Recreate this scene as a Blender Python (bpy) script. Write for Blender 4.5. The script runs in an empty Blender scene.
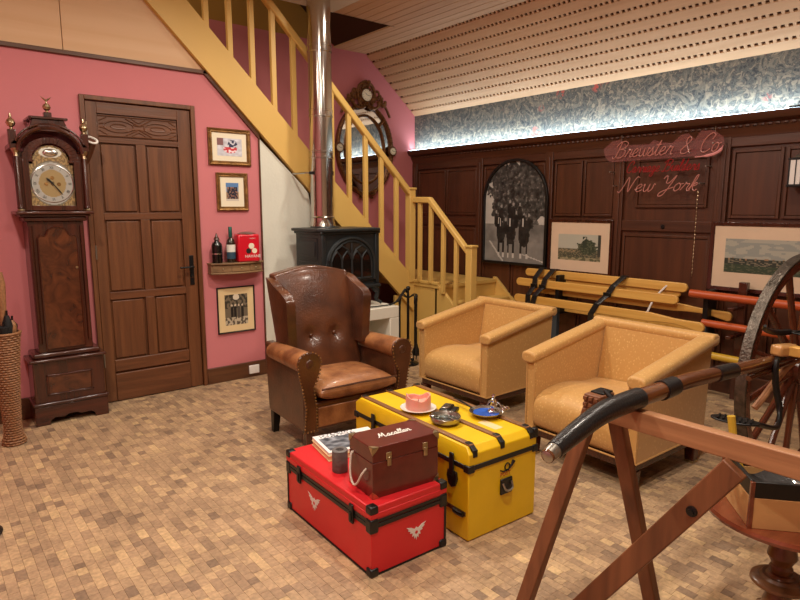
import bpy, bmesh, math, random
from math import sin, cos, pi, radians as R
from mathutils import Vector as V, Matrix, noise
random.seed(7)
scene = bpy.context.scene
C = scene.collection

# ---------------------------------------------------------------- camera, light, exposure
cam = bpy.data.cameras.new('camera')
cam.sensor_width = 36; cam.lens = 601.418 / 800 * 36
cam.clip_start = 0.05
camo = bpy.data.objects.new('camera', cam); C.objects.link(camo)
camo.location = (0, 0, 1.45)
camo.rotation_euler = (pi / 2 - 0.1528, 0, 0.8869 - pi / 2)
scene.camera = camo

w = bpy.data.worlds.new('world'); scene.world = w; w.use_nodes = True
w.node_tree.nodes['Background'].inputs[0].default_value = (0.9, 0.8, 0.7, 1)
w.node_tree.nodes['Background'].inputs[1].default_value = 0.02

def area(name, loc, size, energy, col, rot=(0, 0, 0), sy=None, spread=None):
    l = bpy.data.lights.new(name, 'AREA'); l.energy = energy; l.color = col
    l.size = size
    if sy: l.shape = 'RECTANGLE'; l.size_y = sy
    else: l.shape = 'DISK'
    if spread: l.spread = spread
    o = bpy.data.objects.new(name, l); o.location = loc; o.rotation_euler = rot
    C.objects.link(o); return o
WARM = (1.0, 0.89, 0.76)
area('overhead_light', (1.9, 3.0, 3.12), 0.16, 36, WARM)
area('overhead_light', (0.2, 2.6, 3.12), 0.16, 42, WARM)
area('overhead_light', (1.2, 0.7, 3.12), 0.16, 40, WARM)
area('overhead_light', (3.0, 1.2, 3.12), 0.16, 22, WARM)
area('overhead_light', (-0.6, 0.2, 3.12), 0.16, 26, WARM)
area('overhead_light', (3.1, 3.7, 3.12), 0.16, 20, WARM)  # added fill light, brightens the mirror wall and the flat ceiling boards
area('stairwell_fill', (1.2, 5.25, 4.7), 0.3, 16, WARM)  # unseen fill light, added to lift the dim stairwell walls
# cove strip that lies on top of the panelling cornice and shines upwards
area('cove_light', (4.845, 1.62, 2.15), 0.03, 27, (0.80, 0.93, 1.0), rot=(pi, R(26), 0), sy=8.2)

vs = scene.view_settings
vs.view_transform = 'Standard'; vs.look = 'None'; vs.gamma = 1; vs.use_curve_mapping = False
vs.exposure = 0.13

# ---------------------------------------------------------------- materials
def lin(c):
    return tuple((x / 12.92 if x <= 0.04045 else ((x + 0.055) / 1.055) ** 2.4) for x in [v / 255 for v in c])
MATS = {}
def base(name):
    m = bpy.data.materials.new(name); m.use_nodes = True
    nt = m.node_tree; b = nt.nodes['Principled BSDF']
    MATS[name] = m
    return m, nt, b
def mat(name, col, rough=0.5, metal=0, var=0.0, vscale=8, bump=0.0, bscale=60, coat=0, sheen=0, alpha=1, trans=0, emit=None, stretch=None, col2=None, ior=None, distort=0):
    m, nt, b = base(name)
    c = lin(col)
    b.inputs['Base Color'].default_value = (*c, 1)
    b.inputs['Roughness'].default_value = rough
    b.inputs['Metallic'].default_value = metal
    b.inputs['Coat Weight'].default_value = coat
    b.inputs['Coat Roughness'].default_value = 0.15
    b.inputs['Sheen Weight'].default_value = sheen
    b.inputs['Alpha'].default_value = alpha
    b.inputs['Transmission Weight'].default_value = trans
    if ior: b.inputs['IOR'].default_value = ior
    if emit:
        b.inputs['Emission Color'].default_value = (*lin(emit[0]), 1); b.inputs['Emission Strength'].default_value = emit[1]
    tc = None
    def coords(scale, st):
        tc = nt.nodes.new('ShaderNodeTexCoord'); mp = nt.nodes.new('ShaderNodeMapping')
        nt.links.new(tc.outputs['Object'], mp.inputs['Vector'])
        st = st or (1, 1, 1)
        mp.inputs['Scale'].default_value = (scale * st[0], scale * st[1], scale * st[2])
        return mp.outputs[0]
    if var or col2:
        n = nt.nodes.new('ShaderNodeTexNoise'); n.inputs['Scale'].default_value = 1; n.inputs['Detail'].default_value = 6
        n.inputs['Distortion'].default_value = distort
        nt.links.new(coords(vscale, stretch), n.inputs['Vector'])
        cr = nt.nodes.new('ShaderNodeValToRGB')
        ca = c; cb = lin(col2) if col2 else tuple(min(1, x * (1 + var)) for x in c)
        if not col2: ca = tuple(x * (1 - var) for x in c)
        cr.color_ramp.elements[0].position = 0.32; cr.color_ramp.elements[1].position = 0.68
        cr.color_ramp.elements[0].color = (*ca, 1); cr.color_ramp.elements[1].color = (*cb, 1)
        nt.links.new(n.outputs['Fac'], cr.inputs[0]); nt.links.new(cr.outputs[0], b.inputs['Base Color'])
    if bump:
        n2 = nt.nodes.new('ShaderNodeTexNoise'); n2.inputs['Scale'].default_value = 1; n2.inputs['Detail'].default_value = 4
        nt.links.new(coords(bscale, stretch), n2.inputs['Vector'])
        bp = nt.nodes.new('ShaderNodeBump'); bp.inputs['Strength'].default_value = bump; bp.inputs['Distance'].default_value = 0.01
        nt.links.new(n2.outputs['Fac'], bp.inputs['Height']); nt.links.new(bp.outputs[0], b.inputs['Normal'])
    return m
def wood(name, c1, c2, axis='Z', scale=30, rough=0.4, coat=0.0, bump=0.15):
    st = {'X': (0.06, 1, 1), 'Y': (1, 0.06, 1), 'Z': (1, 1, 0.06)}[axis]
    return mat(name, c1, rough, col2=c2, vscale=scale, stretch=st, coat=coat, bump=bump, bscale=scale * 2.5, distort=0.6)

mat('pink_paint', (200, 120, 124), 0.85, var=0.03, vscale=1.5, bump=0.05, bscale=120)
mat('mustard_paint', (214, 175, 96), 0.5, var=0.04, vscale=2, bump=0.04, bscale=60)
mat('mustard_wall', (165, 124, 52), 0.8, var=0.04, vscale=2)
mat('white_plaster', (214, 214, 200), 0.9, var=0.04, vscale=3, bump=0.15, bscale=40)
mat('ceiling_plaster', (214, 205, 190), 0.9, var=0.03)
mat('cream_paint', (205, 185, 160), 0.9)
wood('plywood', (208, 168, 126), (216, 180, 140), 'X', 8, 0.6)
wood('pine', (196, 156, 116), (208, 170, 130), 'Y', 14, 0.6)
wood('dark_trim', (78, 46, 26), (100, 62, 36), 'X', 30, 0.45)
wood('door_wood', (88, 52, 30), (116, 72, 42), 'Z', 26, 0.42)
wood('door_wood_h', (88, 52, 30), (114, 70, 42), 'X', 26, 0.42)
wood('panel_wood', (68, 36, 20), (88, 48, 27), 'Z', 16, 0.42)
wood('panel_wood_h', (66, 35, 20), (86, 47, 27), 'Y', 16, 0.42)
wood('mahogany', (50, 22, 14), (76, 34, 20), 'Z', 18, 0.25, coat=0.4)
wood('mahogany_h', (50, 22, 14), (76, 34, 20), 'X', 18, 0.25, coat=0.4)
mat('burl', (56, 26, 13), 0.22, col2=(96, 50, 26), vscale=9, coat=0.5, distort=2)
wood('trestle_wood', (98, 58, 34), (132, 82, 50), 'Z', 20, 0.5)
wood('trestle_wood_y', (144, 98, 64), (176, 126, 86), 'Y', 20, 0.5)
wood('table_wood', (104, 50, 30), (134, 68, 42), 'X', 14, 0.2, coat=0.5)
wood('turned_wood', (88, 56, 32), (122, 82, 48), 'Z', 20, 0.35, coat=0.3)
wood('crate_pine', (196, 148, 92), (216, 172, 112), 'X', 10, 0.5)
wood('slat_pine', (206, 152, 70), (224, 176, 92), 'Y', 22, 0.4, coat=0.2)
wood('orange_pole', (176, 74, 32), (196, 90, 42), 'Y', 16, 0.4)
mat('yellow_pole', (200, 160, 50), 0.4)
wood('shaft_wood', (66, 34, 20), (124, 74, 40), 'X', 24, 0.2, coat=0.6)
wood('spoke_wood', (78, 34, 20), (100, 48, 28), 'Z', 24, 0.25, coat=0.5)
wood('shelf_wood', (112, 84, 56), (150, 118, 82), 'X', 24, 0.5)
mat('knob_wood', (190, 140, 84), 0.3, coat=0.3)
mat('tyre_iron', (92, 84, 76), 0.38, metal=0.85, var=0.35, vscale=30, bump=0.5, bscale=90)
mat('gold_frame', (134, 98, 54), 0.35, metal=0.7, var=0.35, vscale=25, bump=0.5, bscale=120)
mat('brass', (190, 172, 138), 0.32, metal=1, var=0.2, vscale=60)
mat('old_gold', (112, 72, 38), 0.38, metal=0.6, var=0.5, vscale=60, bump=0.4, bscale=100)
mat('steel', (196, 190, 182), 0.14, metal=1, bump=0.02, bscale=10)
mat('silver', (210, 208, 204), 0.2, metal=1)
mat('dull_silver', (170, 166, 156), 0.3, metal=0.9)
mat('cast_iron', (44, 48, 50), 0.4, metal=0.4, bump=0.25, bscale=140)
mat('black_iron', (20, 19, 19), 0.4, metal=0.3)
mat('black_paint', (14, 13, 12), 0.4)
mat('blue_grey_metal', (74, 84, 92), 0.4, metal=0.4)
mat('dark_glass', (18, 16, 14), 0.06, coat=0.3)
mat('mirror_glass', (225, 225, 225), 0.015, metal=1)
mat('clear_glass', (235, 240, 240), 0.03, trans=1, ior=1.45)
mat('leather_dark', (64, 35, 22), 0.28, col2=(96, 55, 33), vscale=7, bump=0.25, bscale=90, coat=0.25)
mat('leather_tan', (112, 66, 38), 0.42, col2=(172, 116, 70), vscale=9, bump=0.25, bscale=90, coat=0.15)
mat('black_leather', (24, 23, 24), 0.32, bump=0.2, bscale=160, coat=0.2)
mat('yellow_canvas', (226, 184, 16), 0.45, var=0.05, vscale=6, bump=0.12, bscale=12)
mat('red_vinyl', (206, 34, 40), 0.42, var=0.05, vscale=6, bump=0.08, bscale=20)
mat('wine_wood', (84, 26, 18), 0.28, col2=(100, 34, 24), vscale=20, coat=0.4)
wood('batten', (116, 78, 46), (146, 102, 62), 'Y', 30, 0.4)
mat('rope', (214, 200, 184), 0.8, bump=0.6, bscale=300)
mat('paper', (232, 228, 216), 0.8)
mat('mat_board', (232, 222, 196), 0.85)
mat('mount_paper', (212, 186, 158), 0.8, var=0.03)
mat('mat_cream', (226, 200, 150), 0.85)
mat('pink_wax', (226, 158, 140), 0.45)
MATS['pink_wax'].node_tree.nodes['Principled BSDF'].inputs['Subsurface Weight'].default_value = 0.3
mat('porcelain', (236, 234, 226), 0.15, coat=0.4)
mat('grey_stone', (104, 98, 96), 0.7, var=0.15, vscale=40, bump=0.4, bscale=90)
mat('blue_enamel', (50, 96, 190), 0.15, coat=0.5, var=0.2, vscale=40)
mat('wicker', (142, 98, 62), 0.6, var=0.25, vscale=60)
mat('umbrella_cloth', (14, 14, 15), 0.7)
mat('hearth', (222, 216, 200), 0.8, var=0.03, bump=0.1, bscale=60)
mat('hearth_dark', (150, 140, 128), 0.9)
mat('white_plastic', (236, 236, 232), 0.35)
mat('red_tin', (206, 18, 40), 0.3, coat=0.3)
mat('bottle_black', (16, 14, 14), 0.15, coat=0.3)
mat('bottle_glass', (40, 34, 24), 0.08, coat=0.5)
mat('label_white', (225, 225, 215), 0.7)
mat('label_blue', (40, 70, 90), 0.6)
mat('neon_pink', (190, 126, 116), 0.25, coat=0.5)
mat('neon_red', (150, 22, 28), 0.3)
mat('acrylic', (206, 130, 130), 0.12, alpha=0.13, coat=0.5)
mat('acrylic_bright', (246, 170, 170), 0.2, alpha=0.75, coat=0.5)
mat('led', (230, 245, 255), 0.5, emit=((215, 238, 255), 12.0))
mat('roof_dark', (60, 34, 18), 0.8)
mat('slot_dark', (70, 36, 22), 0.9)
mat('silver_white', (226, 220, 214), 0.6)
mat('gold_print', (190, 160, 90), 0.5)
mat('print_red', (190, 60, 50), 0.6)
mat('print_black', (20, 18, 18), 0.6)

# floor blocks: one colour per block
m, nt, b = base('block_wood')
oi = nt.nodes.new('ShaderNodeObjectInfo'); ge = nt.nodes.new('ShaderNodeNewGeometry')
ad = nt.nodes.new('ShaderNodeMath'); ad.operation = 'ADD'
fr = nt.nodes.new('ShaderNodeMath'); fr.operation = 'FRACT'
nt.links.new(oi.outputs['Random'], ad.inputs[0]); nt.links.new(ge.outputs['Random Per Island'], ad.inputs[1]); nt.links.new(ad.outputs[0], fr.inputs[0])
cr = nt.nodes.new('ShaderNodeValToRGB'); nt.links.new(fr.outputs[0], cr.inputs[0])
els = [(0, (136, 112, 90)), (0.1, (158, 130, 102)), (0.35, (174, 144, 112)), (0.7, (184, 153, 118)), (0.93, (196, 164, 124)), (1, (208, 176, 130))]
cr.color_ramp.elements[0].position = 0; cr.color_ramp.elements[0].color = (*lin(els[0][1]), 1)
cr.color_ramp.elements[1].position = 1; cr.color_ramp.elements[1].color = (*lin(els[-1][1]), 1)
for p, c in els[1:-1]:
    e = cr.color_ramp.elements.new(p); e.color = (*lin(c), 1)
n = nt.nodes.new('ShaderNodeTexNoise'); n.inputs['Scale'].default_value = 5.0; n.inputs['Detail'].default_value = 8
n.inputs['Roughness'].default_value = 0.7
nt.links.new(ge.outputs['Position'], n.inputs['Vector'])
n2 = nt.nodes.new('ShaderNodeTexNoise'); n2.inputs['Scale'].default_value = 60; n2.inputs['Detail'].default_value = 4
nt.links.new(ge.outputs['Position'], n2.inputs['Vector'])
mx = nt.nodes.new('ShaderNodeMath'); mx.operation = 'MULTIPLY_ADD'; mx.inputs[1].default_value = 1.0; mx.inputs[2].default_value = -0.06
nt.links.new(n.outputs['Fac'], mx.inputs[0])
mx2 = nt.nodes.new('ShaderNodeMath'); mx2.operation = 'MULTIPLY_ADD'; mx2.inputs[1].default_value = 0.9
nt.links.new(n2.outputs['Fac'], mx2.inputs[0]); nt.links.new(mx.outputs[0], mx2.inputs[2])
mul = nt.nodes.new('ShaderNodeVectorMath'); mul.operation = 'SCALE'
nt.links.new(cr.outputs[0], mul.inputs[0]); nt.links.new(mx2.outputs[0], mul.inputs['Scale'])
nt.links.new(mul.outputs[0], b.inputs['Base Color']); b.inputs['Roughness'].default_value = 0.55
mat('floor_base', (150, 116, 84), 0.8)

# damask fabric
m, nt, b = base('gold_damask')
tc = nt.nodes.new('ShaderNodeTexCoord')
def voro(scale, st=(1, 1, 1)):
    mp = nt.nodes.new('ShaderNodeMapping'); mp.inputs['Scale'].default_value = st
    nt.links.new(tc.outputs['Object'], mp.inputs[0])
    v = nt.nodes.new('ShaderNodeTexVoronoi'); v.inputs['Scale'].default_value = scale; v.inputs['Randomness'].default_value = 0.8
    nt.links.new(mp.outputs[0], v.inputs['Vector']); return v
v1 = voro(60, (1, 1, 0.8)); v2 = voro(150, (1, 1, 0.4))
cr = nt.nodes.new('ShaderNodeValToRGB')
cr.color_ramp.elements[0].position = 0.2; cr.color_ramp.elements[0].color = (*lin((222, 184, 116)), 1)
cr.color_ramp.elements[1].position = 0.55; cr.color_ramp.elements[1].color = (*lin((196, 150, 84)), 1)
mx = nt.nodes.new('ShaderNodeMath'); mx.operation = 'MULTIPLY_ADD'; mx.inputs[1].default_value = 0.4
nt.links.new(v2.outputs['Distance'], mx.inputs[0]); nt.links.new(v1.outputs['Distance'], mx.inputs[2])
nt.links.new(mx.outputs[0], cr.inputs[0]); nt.links.new(cr.outputs[0], b.inputs['Base Color'])
b.inputs['Roughness'].default_value = 0.5; b.inputs['Sheen Weight'].default_value = 0.2
bp = nt.nodes.new('ShaderNodeBump'); bp.inputs['Strength'].default_value = 0.2; bp.inputs['Distance'].default_value = 0.003
nt.links.new(mx.outputs[0], bp.inputs['Height']); nt.links.new(bp.outputs[0], b.inputs['Normal'])

# floral wallpaper
m, nt, b = base('wallpaper')
tc = nt.nodes.new('ShaderNodeTexCoord')
def tex(kind, scale, **kw):
    t = nt.nodes.new(kind); nt.links.new(tc.outputs['Object'], t.inputs['Vector']); t.inputs['Scale'].default_value = scale
    for k, v in kw.items(): t.inputs[k].default_value = v
    return t
def ramp(src, stops):
    cr = nt.nodes.new('ShaderNodeValToRGB'); nt.links.new(src, cr.inputs[0])
    e = cr.color_ramp.elements; e[0].position = stops[0][0]; e[0].color = (*stops[0][1], 1); e[1].position = stops[-1][0]; e[1].color = (*stops[-1][1], 1)
    for p, c in stops[1:-1]:
        q = e.new(p); q.color = (*c, 1)
    return cr.outputs[0]
n1 = tex('ShaderNodeTexNoise', 6, Detail=6, Distortion=3.5)
n2 = tex('ShaderNodeTexNoise', 17, Detail=4, Distortion=2.0)
leaf = ramp(n2.outputs['Fac'], [(0.36, lin((62, 68, 72))), (0.46, lin((104, 108, 104))), (0.53, lin((72, 76, 78))), (0.62, lin((140, 134, 120)))])
f1 = ramp(n1.outputs['Fac'], [(0.5, (0, 0, 0)), (0.56, (1, 1, 1))])
mixa = nt.nodes.new('ShaderNodeMixRGB'); mixa.inputs[2].default_value = (*lin((160, 154, 136)), 1)
n3 = nt.nodes.new('ShaderNodeMath'); n3.operation = 'MULTIPLY'; n3.inputs[1].default_value = 0.35
nt.links.new(f1, n3.inputs[0]); nt.links.new(n3.outputs[0], mixa.inputs[0]); nt.links.new(leaf, mixa.inputs[1])
vv = tex('ShaderNodeTexVoronoi', 3.4, Randomness=0.8)
f2 = ramp(vv.outputs['Distance'], [(0.10, (1, 1, 1)), (0.2, (0, 0, 0))])
n4 = tex('ShaderNodeTexNoise', 30, Detail=3); f3 = ramp(n4.outputs['Fac'], [(0.48, (0, 0, 0)), (0.52, (1, 1, 1))])
mm = nt.nodes.new('ShaderNodeMath'); mm.operation = 'MULTIPLY'; nt.links.new(f2, mm.inputs[0]); nt.links.new(f3, mm.inputs[1])
mixb = nt.nodes.new('ShaderNodeMixRGB'); mixb.inputs[2].default_value = (*lin((186, 92, 84)), 1)
nt.links.new(mm.outputs[0], mixb.inputs[0]); nt.links.new(mixa.outputs[0], mixb.inputs[1])
nt.links.new(mixb.outputs[0], b.inputs['Base Color']); b.inputs['Roughness'].default_value = 0.8

# printed pictures take their colours from the mesh
m, nt, b = base('print')
at = nt.nodes.new('ShaderNodeVertexColor'); at.layer_name = 'Col'
nt.links.new(at.outputs[0], b.inputs['Base Color']); b.inputs['Roughness'].default_value = 0.45

# ---------------------------------------------------------------- mesh helpers
class MB:
    def __init__(s): s.bm = bmesh.new()
    def quadface(s, vs): return s.bm.faces.new(vs)
    def box(s, x0, x1, y0, y1, z0, z1, M=None):
        M = M or Matrix()
        v = [s.bm.verts.new(M @ V((x, y, z))) for x in (x0, x1) for y in (y0, y1) for z in (z0, z1)]
        for f in ((0, 1, 3, 2), (4, 6, 7, 5), (0, 4, 5, 1), (2, 3, 7, 6), (0, 2, 6, 4), (1, 5, 7, 3)):
            s.bm.faces.new([v[i] for i in f])
        return s
    def loft(s, rings, cap=True, closed=False):
        vr = [[s.bm.verts.new(p) for p in r] for r in rings]
        n = len(rings[0]); m = len(vr)
        for i in range(m if closed else m - 1):
            a, b = vr[i], vr[(i + 1) % m]
            for k in range(n):
                s.bm.faces.new((a[k], a[(k + 1) % n], b[(k + 1) % n], b[k]))
        if cap and not closed:
            s.bm.faces.new(vr[0][::-1]); s.bm.faces.new(vr[-1])
        return s
    def tube(s, pts, r, n=8, closed=False, flat=1.0):
        pts = [V(p) for p in pts]; m = len(pts)
        rr = r if isinstance(r, (list, tuple)) else [r] * m
        rings = []; up = None
        for i, p in enumerate(pts):
            if closed: t = pts[(i + 1) % m] - pts[i - 1]
            else: t = pts[min(i + 1, m - 1)] - pts[max(i - 1, 0)]
            t.normalize()
            if up is None:
                up = t.orthogonal().normalized() if abs(t.z) > 0.95 else V((0, 0, 1))
            sd = t.cross(up)
            if sd.length < 1e-5: sd = t.orthogonal()
            sd.normalize(); u = sd.cross(t).normalized(); up = u
            rings.append([p + (sd * cos(2 * pi * k / n) + u * sin(2 * pi * k / n) * flat) * rr[i] for k in range(n)])
        return s.loft(rings, True, closed)
    def cyl(s, p0, p1, r0, r1=None, n=16): return s.tube([p0, p1], [r0, r0 if r1 is None else r1], n)
    def lathe(s, prof, c=(0, 0, 0), n=24, M=None):
        M = M or Matrix()
        rings = [[M @ V((c[0] + max(r, 1e-4) * cos(2 * pi * k / n), c[1] + max(r, 1e-4) * sin(2 * pi * k / n), c[2] + z)) for k in range(n)] for r, z in prof]
        return s.loft(rings)
    def prism(s, poly, plane, a, b):
        # poly in 2D; plane 'xz' extrudes along y, 'yz' along x, 'xy' along z
        f = {'xz': lambda p, d: (p[0], d, p[1]), 'yz': lambda p, d: (d, p[0], p[1]), 'xy': lambda p, d: (p[0], p[1], d)}[plane]
        va = [s.bm.verts.new(f(p, a)) for p in poly]; vb = [s.bm.verts.new(f(p, b)) for p in poly]
        n = len(poly)
        s.bm.faces.new(va); s.bm.faces.new(vb[::-1])
        for i in range(n): s.bm.faces.new((va[i], vb[i], vb[(i + 1) % n], va[(i + 1) % n]))
        return s
    def ball(s, c, r, n=10, sc=(1, 1, 1)):
        rings = []
        for i in range(n // 2 + 1):
            a = -pi / 2 + pi * i / (n // 2); rad = max(cos(a), 0.02)
            rings.append([V((c[0] + r * sc[0] * rad * cos(2 * pi * k / n), c[1] + r * sc[1] * rad * sin(2 * pi * k / n), c[2] + r * sc[2] * sin(a))) for k in range(n)])
        return s.loft(rings)
    def shell(s, fa, fb, nu, nv):
        # closed two-sided sheet from two surfaces over [0,1]^2
        A = [[s.bm.verts.new(fa(i / nu, j / nv)) for j in range(nv + 1)] for i in range(nu + 1)]
        B = [[s.bm.verts.new(fb(i / nu, j / nv)) for j in range(nv + 1)] for i in range(nu + 1)]
        for i in range(nu):
            for j in range(nv):
                s.bm.faces.new((A[i][j], A[i + 1][j], A[i + 1][j + 1], A[i][j + 1]))
                s.bm.faces.new((B[i][j], B[i][j + 1], B[i + 1][j + 1], B[i + 1][j]))
        edge = [(i, 0) for i in range(nu)] + [(nu, j) for j in range(nv)] + [(i, nv) for i in range(nu, 0, -1)] + [(0, j) for j in range(nv, 0, -1)]
        for k in range(len(edge)):
            (a, b_), (c, d) = edge[k], edge[(k + 1) % len(edge)]
            s.bm.faces.new((A[a][b_], B[a][b_], B[c][d], A[c][d]))
        return s
    def tf(s, M): bmesh.ops.transform(s.bm, matrix=M, verts=s.bm.verts); return s
    def build(s, name, m, parent=None, bevel=0, seg=2, smooth=35, **props):
        bmesh.ops.recalc_face_normals(s.bm, faces=s.bm.faces)
        me = bpy.data.meshes.new(name); s.bm.to_mesh(me); s.bm.free()
        me.materials.append(MATS[m] if isinstance(m, str) else m)
        if smooth:
            me.polygons.foreach_set('use_smooth', [True] * len(me.polygons)); me.set_sharp_from_angle(angle=R(smooth))
        o = bpy.data.objects.new(name, me); C.objects.link(o)
        if parent: o.parent = parent
        if bevel:
            b = o.modifiers.new('bevel', 'BEVEL'); b.width = bevel; b.segments = seg; b.limit_method = 'ANGLE'; b.angle_limit = R(35)
        for k, v in props.items(): o[k] = v
        return o
def box(name, m, x0, x1, y0, y1, z0, z1, parent=None, bevel=0.0, M=None, **p):
    return MB().box(x0, x1, y0, y1, z0, z1, M).build(name, m, parent, bevel, **p)
def thing(name, label, cat, loc=(0, 0, 0), rz=0, group=None):
    o = bpy.data.objects.new(name, None); C.objects.link(o)
    o.empty_display_size = 0.1; o.location = loc; o.rotation_euler = (0, 0, rz)
    o['label'] = label; o['category'] = cat
    if group: o['group'] = group
    return o
def tag(o, label, cat, group=None):
    o['label'] = label; o['category'] = cat
    if group: o['group'] = group
    return o
def copy_tree(o, parent=None):
    c = o.copy(); C.objects.link(c); c.parent = parent
    for ch in list(o.children): copy_tree(ch, c)
    return c
def picture(name, fn, nu, nv, M, parent=None, shape=None, **p):
    """flat printed sheet: grid in u,v (0..1) mapped by M; each face takes fn(u,v) sRGB"""
    bm = bmesh.new()
    vs_ = [[bm.verts.new(M(i / nu, j / nv)) for j in range(nv + 1)] for i in range(nu + 1)]
    lay = bm.loops.layers.color.new('Col')
    for i in range(nu):
        for j in range(nv):
            u, v = (i + .5) / nu, (j + .5) / nv
            if shape and not shape(u, v): continue
            f = bm.faces.new((vs_[i][j], vs_[i + 1][j], vs_[i + 1][j + 1], vs_[i][j + 1]))
            c = fn(u, v)
            for l in f.loops: l[lay] = (c[0] / 255, c[1] / 255, c[2] / 255, 1)
    lo = [v for v in bm.verts if not v.link_faces]
    bmesh.ops.delete(bm, geom=lo, context='VERTS')
    me = bpy.data.meshes.new(name); bm.to_mesh(me); bm.free(); me.materials.append(MATS['print'])
    o = bpy.data.objects.new(name, me); C.objects.link(o)
    if parent: o.parent = parent
    for k, v in p.items(): o[k] = v
    return o
def nz(x, y, z=0.0, s=1.0): return noise.noise(V((x * s, y * s, z)))
def arc(cx, cy, r, a0, a1, n, ry=None):
    ry = r if ry is None else ry
    return [(cx + r * cos(R(a0 + (a1 - a0) * i / n)), cy + ry * sin(R(a0 + (a1 - a0) * i / n))) for i in range(n + 1)]
def smooth_path(p, k=4):
    p = [V(q) for q in p]; out = []
    for i in range(len(p) - 1):
        a, b, c, d = p[max(i - 1, 0)], p[i], p[i + 1], p[min(i + 2, len(p) - 1)]
        for j in range(k):
            t = j / k
            out.append(0.5 * ((2 * b) + (c - a) * t + (2 * a - 5 * b + 4 * c - d) * t * t + (3 * b - a - 3 * c + d) * t ** 3))
    out.append(p[-1]); return out

# single-stroke script alphabet (x, y); x-height 1, capitals and ascenders 2
GL = {
 'B': (1.5, [[(.45, 1.9), (.35, 1), (.2, 0.1), (-.1, -.05), (-.25, .2)], [(-.1, 1.4), (.2, 1.85), (.8, 2.05), (1.3, 1.75), (1.1, 1.25), (.5, 1.05), (1.15, .95), (1.3, .45), (.9, .02), (.4, .05)]]),
 'r': (.8, [[(0, .1), (.25, .8), (.3, 1.05), (.42, .85), (.68, .88), (.6, .3), (.75, 0), (.9, .15)]]),
 'e': (.85, [[(0, .3), (.45, .5), (.65, .8), (.45, 1.02), (.2, .75), (.15, .3), (.4, 0), (.85, .25)]]),
 'w': (1.2, [[(0, .8), (.1, 1), (.15, .3), (.35, 0), (.6, .3), (.65, 1), (.68, .3), (.85, 0), (1.1, .4), (1.1, 1), (1.3, .85)]]),
 's': (.75, [[(0, .1), (.35, .8), (.42, 1.05), (.5, .7), (.62, .35), (.4, 0), (.1, .12)], [(.4, 0), (.75, .15)]]),
 't': (.6, [[(.0, .1), (.3, 1), (.4, 1.8), (.25, .8), (.25, .2), (.4, 0), (.65, .2)], [(.0, 1.25), (.65, 1.3)]]),
 '&': (1.6, [[(1.3, .5), (1.0, .1), (.5, 0), (.25, .4), (.7, 1.0), (1.0, 1.5), (.8, 1.9), (.5, 1.7), (.6, 1.2), (1.1, .4), (1.4, 0)]]),
 'C': (1.3, [[(1.05, 1.4), (1.2, 1.85), (.8, 2.1), (.35, 1.7), (.15, .9), (.3, .2), (.75, 0), (1.2, .35)]]),
 'o': (.85, [[(.45, 1.02), (.15, .75), (.15, .25), (.4, 0), (.68, .3), (.65, .8), (.42, 1.02), (.6, .85), (.9, .95)]]),
 'a': (.9, [[(.65, .85), (.4, 1.02), (.12, .65), (.2, .1), (.45, .1), (.66, .9), (.62, .25), (.75, 0), (.95, .2)]]),
 'i': (.45, [[(0, .2), (.22, 1), (.2, .25), (.32, 0), (.5, .2)], [(.27, 1.35), (.3, 1.45)]]),
 'g': (.85, [[(.65, .85), (.4, 1.02), (.12, .65), (.2, .1), (.45, .1), (.66, .9), (.6, -.4), (.3, -.8), (.05, -.5), (.9, .2)]]),
 'u': (.95, [[(0, .3), (.15, 1), (.15, .25), (.35, 0), (.6, .3), (.7, 1), (.68, .25), (.8, 0), (1.0, .2)]]),
 'l': (.5, [[(0, .2), (.35, 1.3), (.35, 1.95), (.2, 1.7), (.15, .4), (.3, 0), (.55, .2)]]),
 'd': (.9, [[(.62, .85), (.38, 1.02), (.12, .65), (.2, .1), (.45, .1), (.72, 1.95), (.62, .3), (.75, 0), (.95, .2)]]),
 'N': (1.7, [[(-.2, .1), (.0, -.05), (.2, .5), (.45, 2.0), (.75, 1.0), (1.0, .0), (1.2, 1.2), (1.4, 1.95), (1.7, 1.9)]]),
 'Y': (1.4, [[(0, 1.6), (.2, 2.0), (.4, 1.6), (.45, 1.1), (.8, 1.1), (1.2, 2.0), (.9, .4), (.6, -.5), (.2, -.6), (.3, -.1), (1.4, .5)]]),
 'k': (.85, [[(0, .2), (.35, 1.3), (.35, 1.95), (.2, 1.7), (.12, 0)], [(.14, .5), (.5, 1.0), (.62, .75), (.3, .5), (.6, 0), (.85, .2)]]),
 'h': (.9, [[(0, .2), (.35, 1.3), (.35, 1.95), (.2, 1.7), (.12, 0)], [(.14, .5), (.4, 1.0), (.62, .8), (.6, .2), (.75, 0), (.95, .2)]]),
 'n': (1, [[(0, .8), (.12, 1), (.15, 0)], [(.15, .5), (.45, 1.02), (.65, .8), (.65, .2), (.8, 0), (1.0, .2)]]),
 'c': (.75, [[(.6, .8), (.4, 1.02), (.15, .7), (.15, .25), (.4, 0), (.8, .2)]]),
 'M': (1.9, [[(-.1, .0), (.2, .4), (.4, 2.0), (.7, .3), (1.1, 2.0), (1.3, .4), (1.5, 0), (1.8, .2)]]),
 ' ': (.7, []),
}
def script_text(txt, h, slant=0.35):
    """list of strokes, x from 0; h is the x-height"""
    x = 0; out = []
    for ch in txt:
        wd, st = GL[ch]
        for s_ in st:
            out.append([((x + px + py * slant) * h, py * h) for px, py in s_])
        x += wd
    return out, x * h
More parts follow.
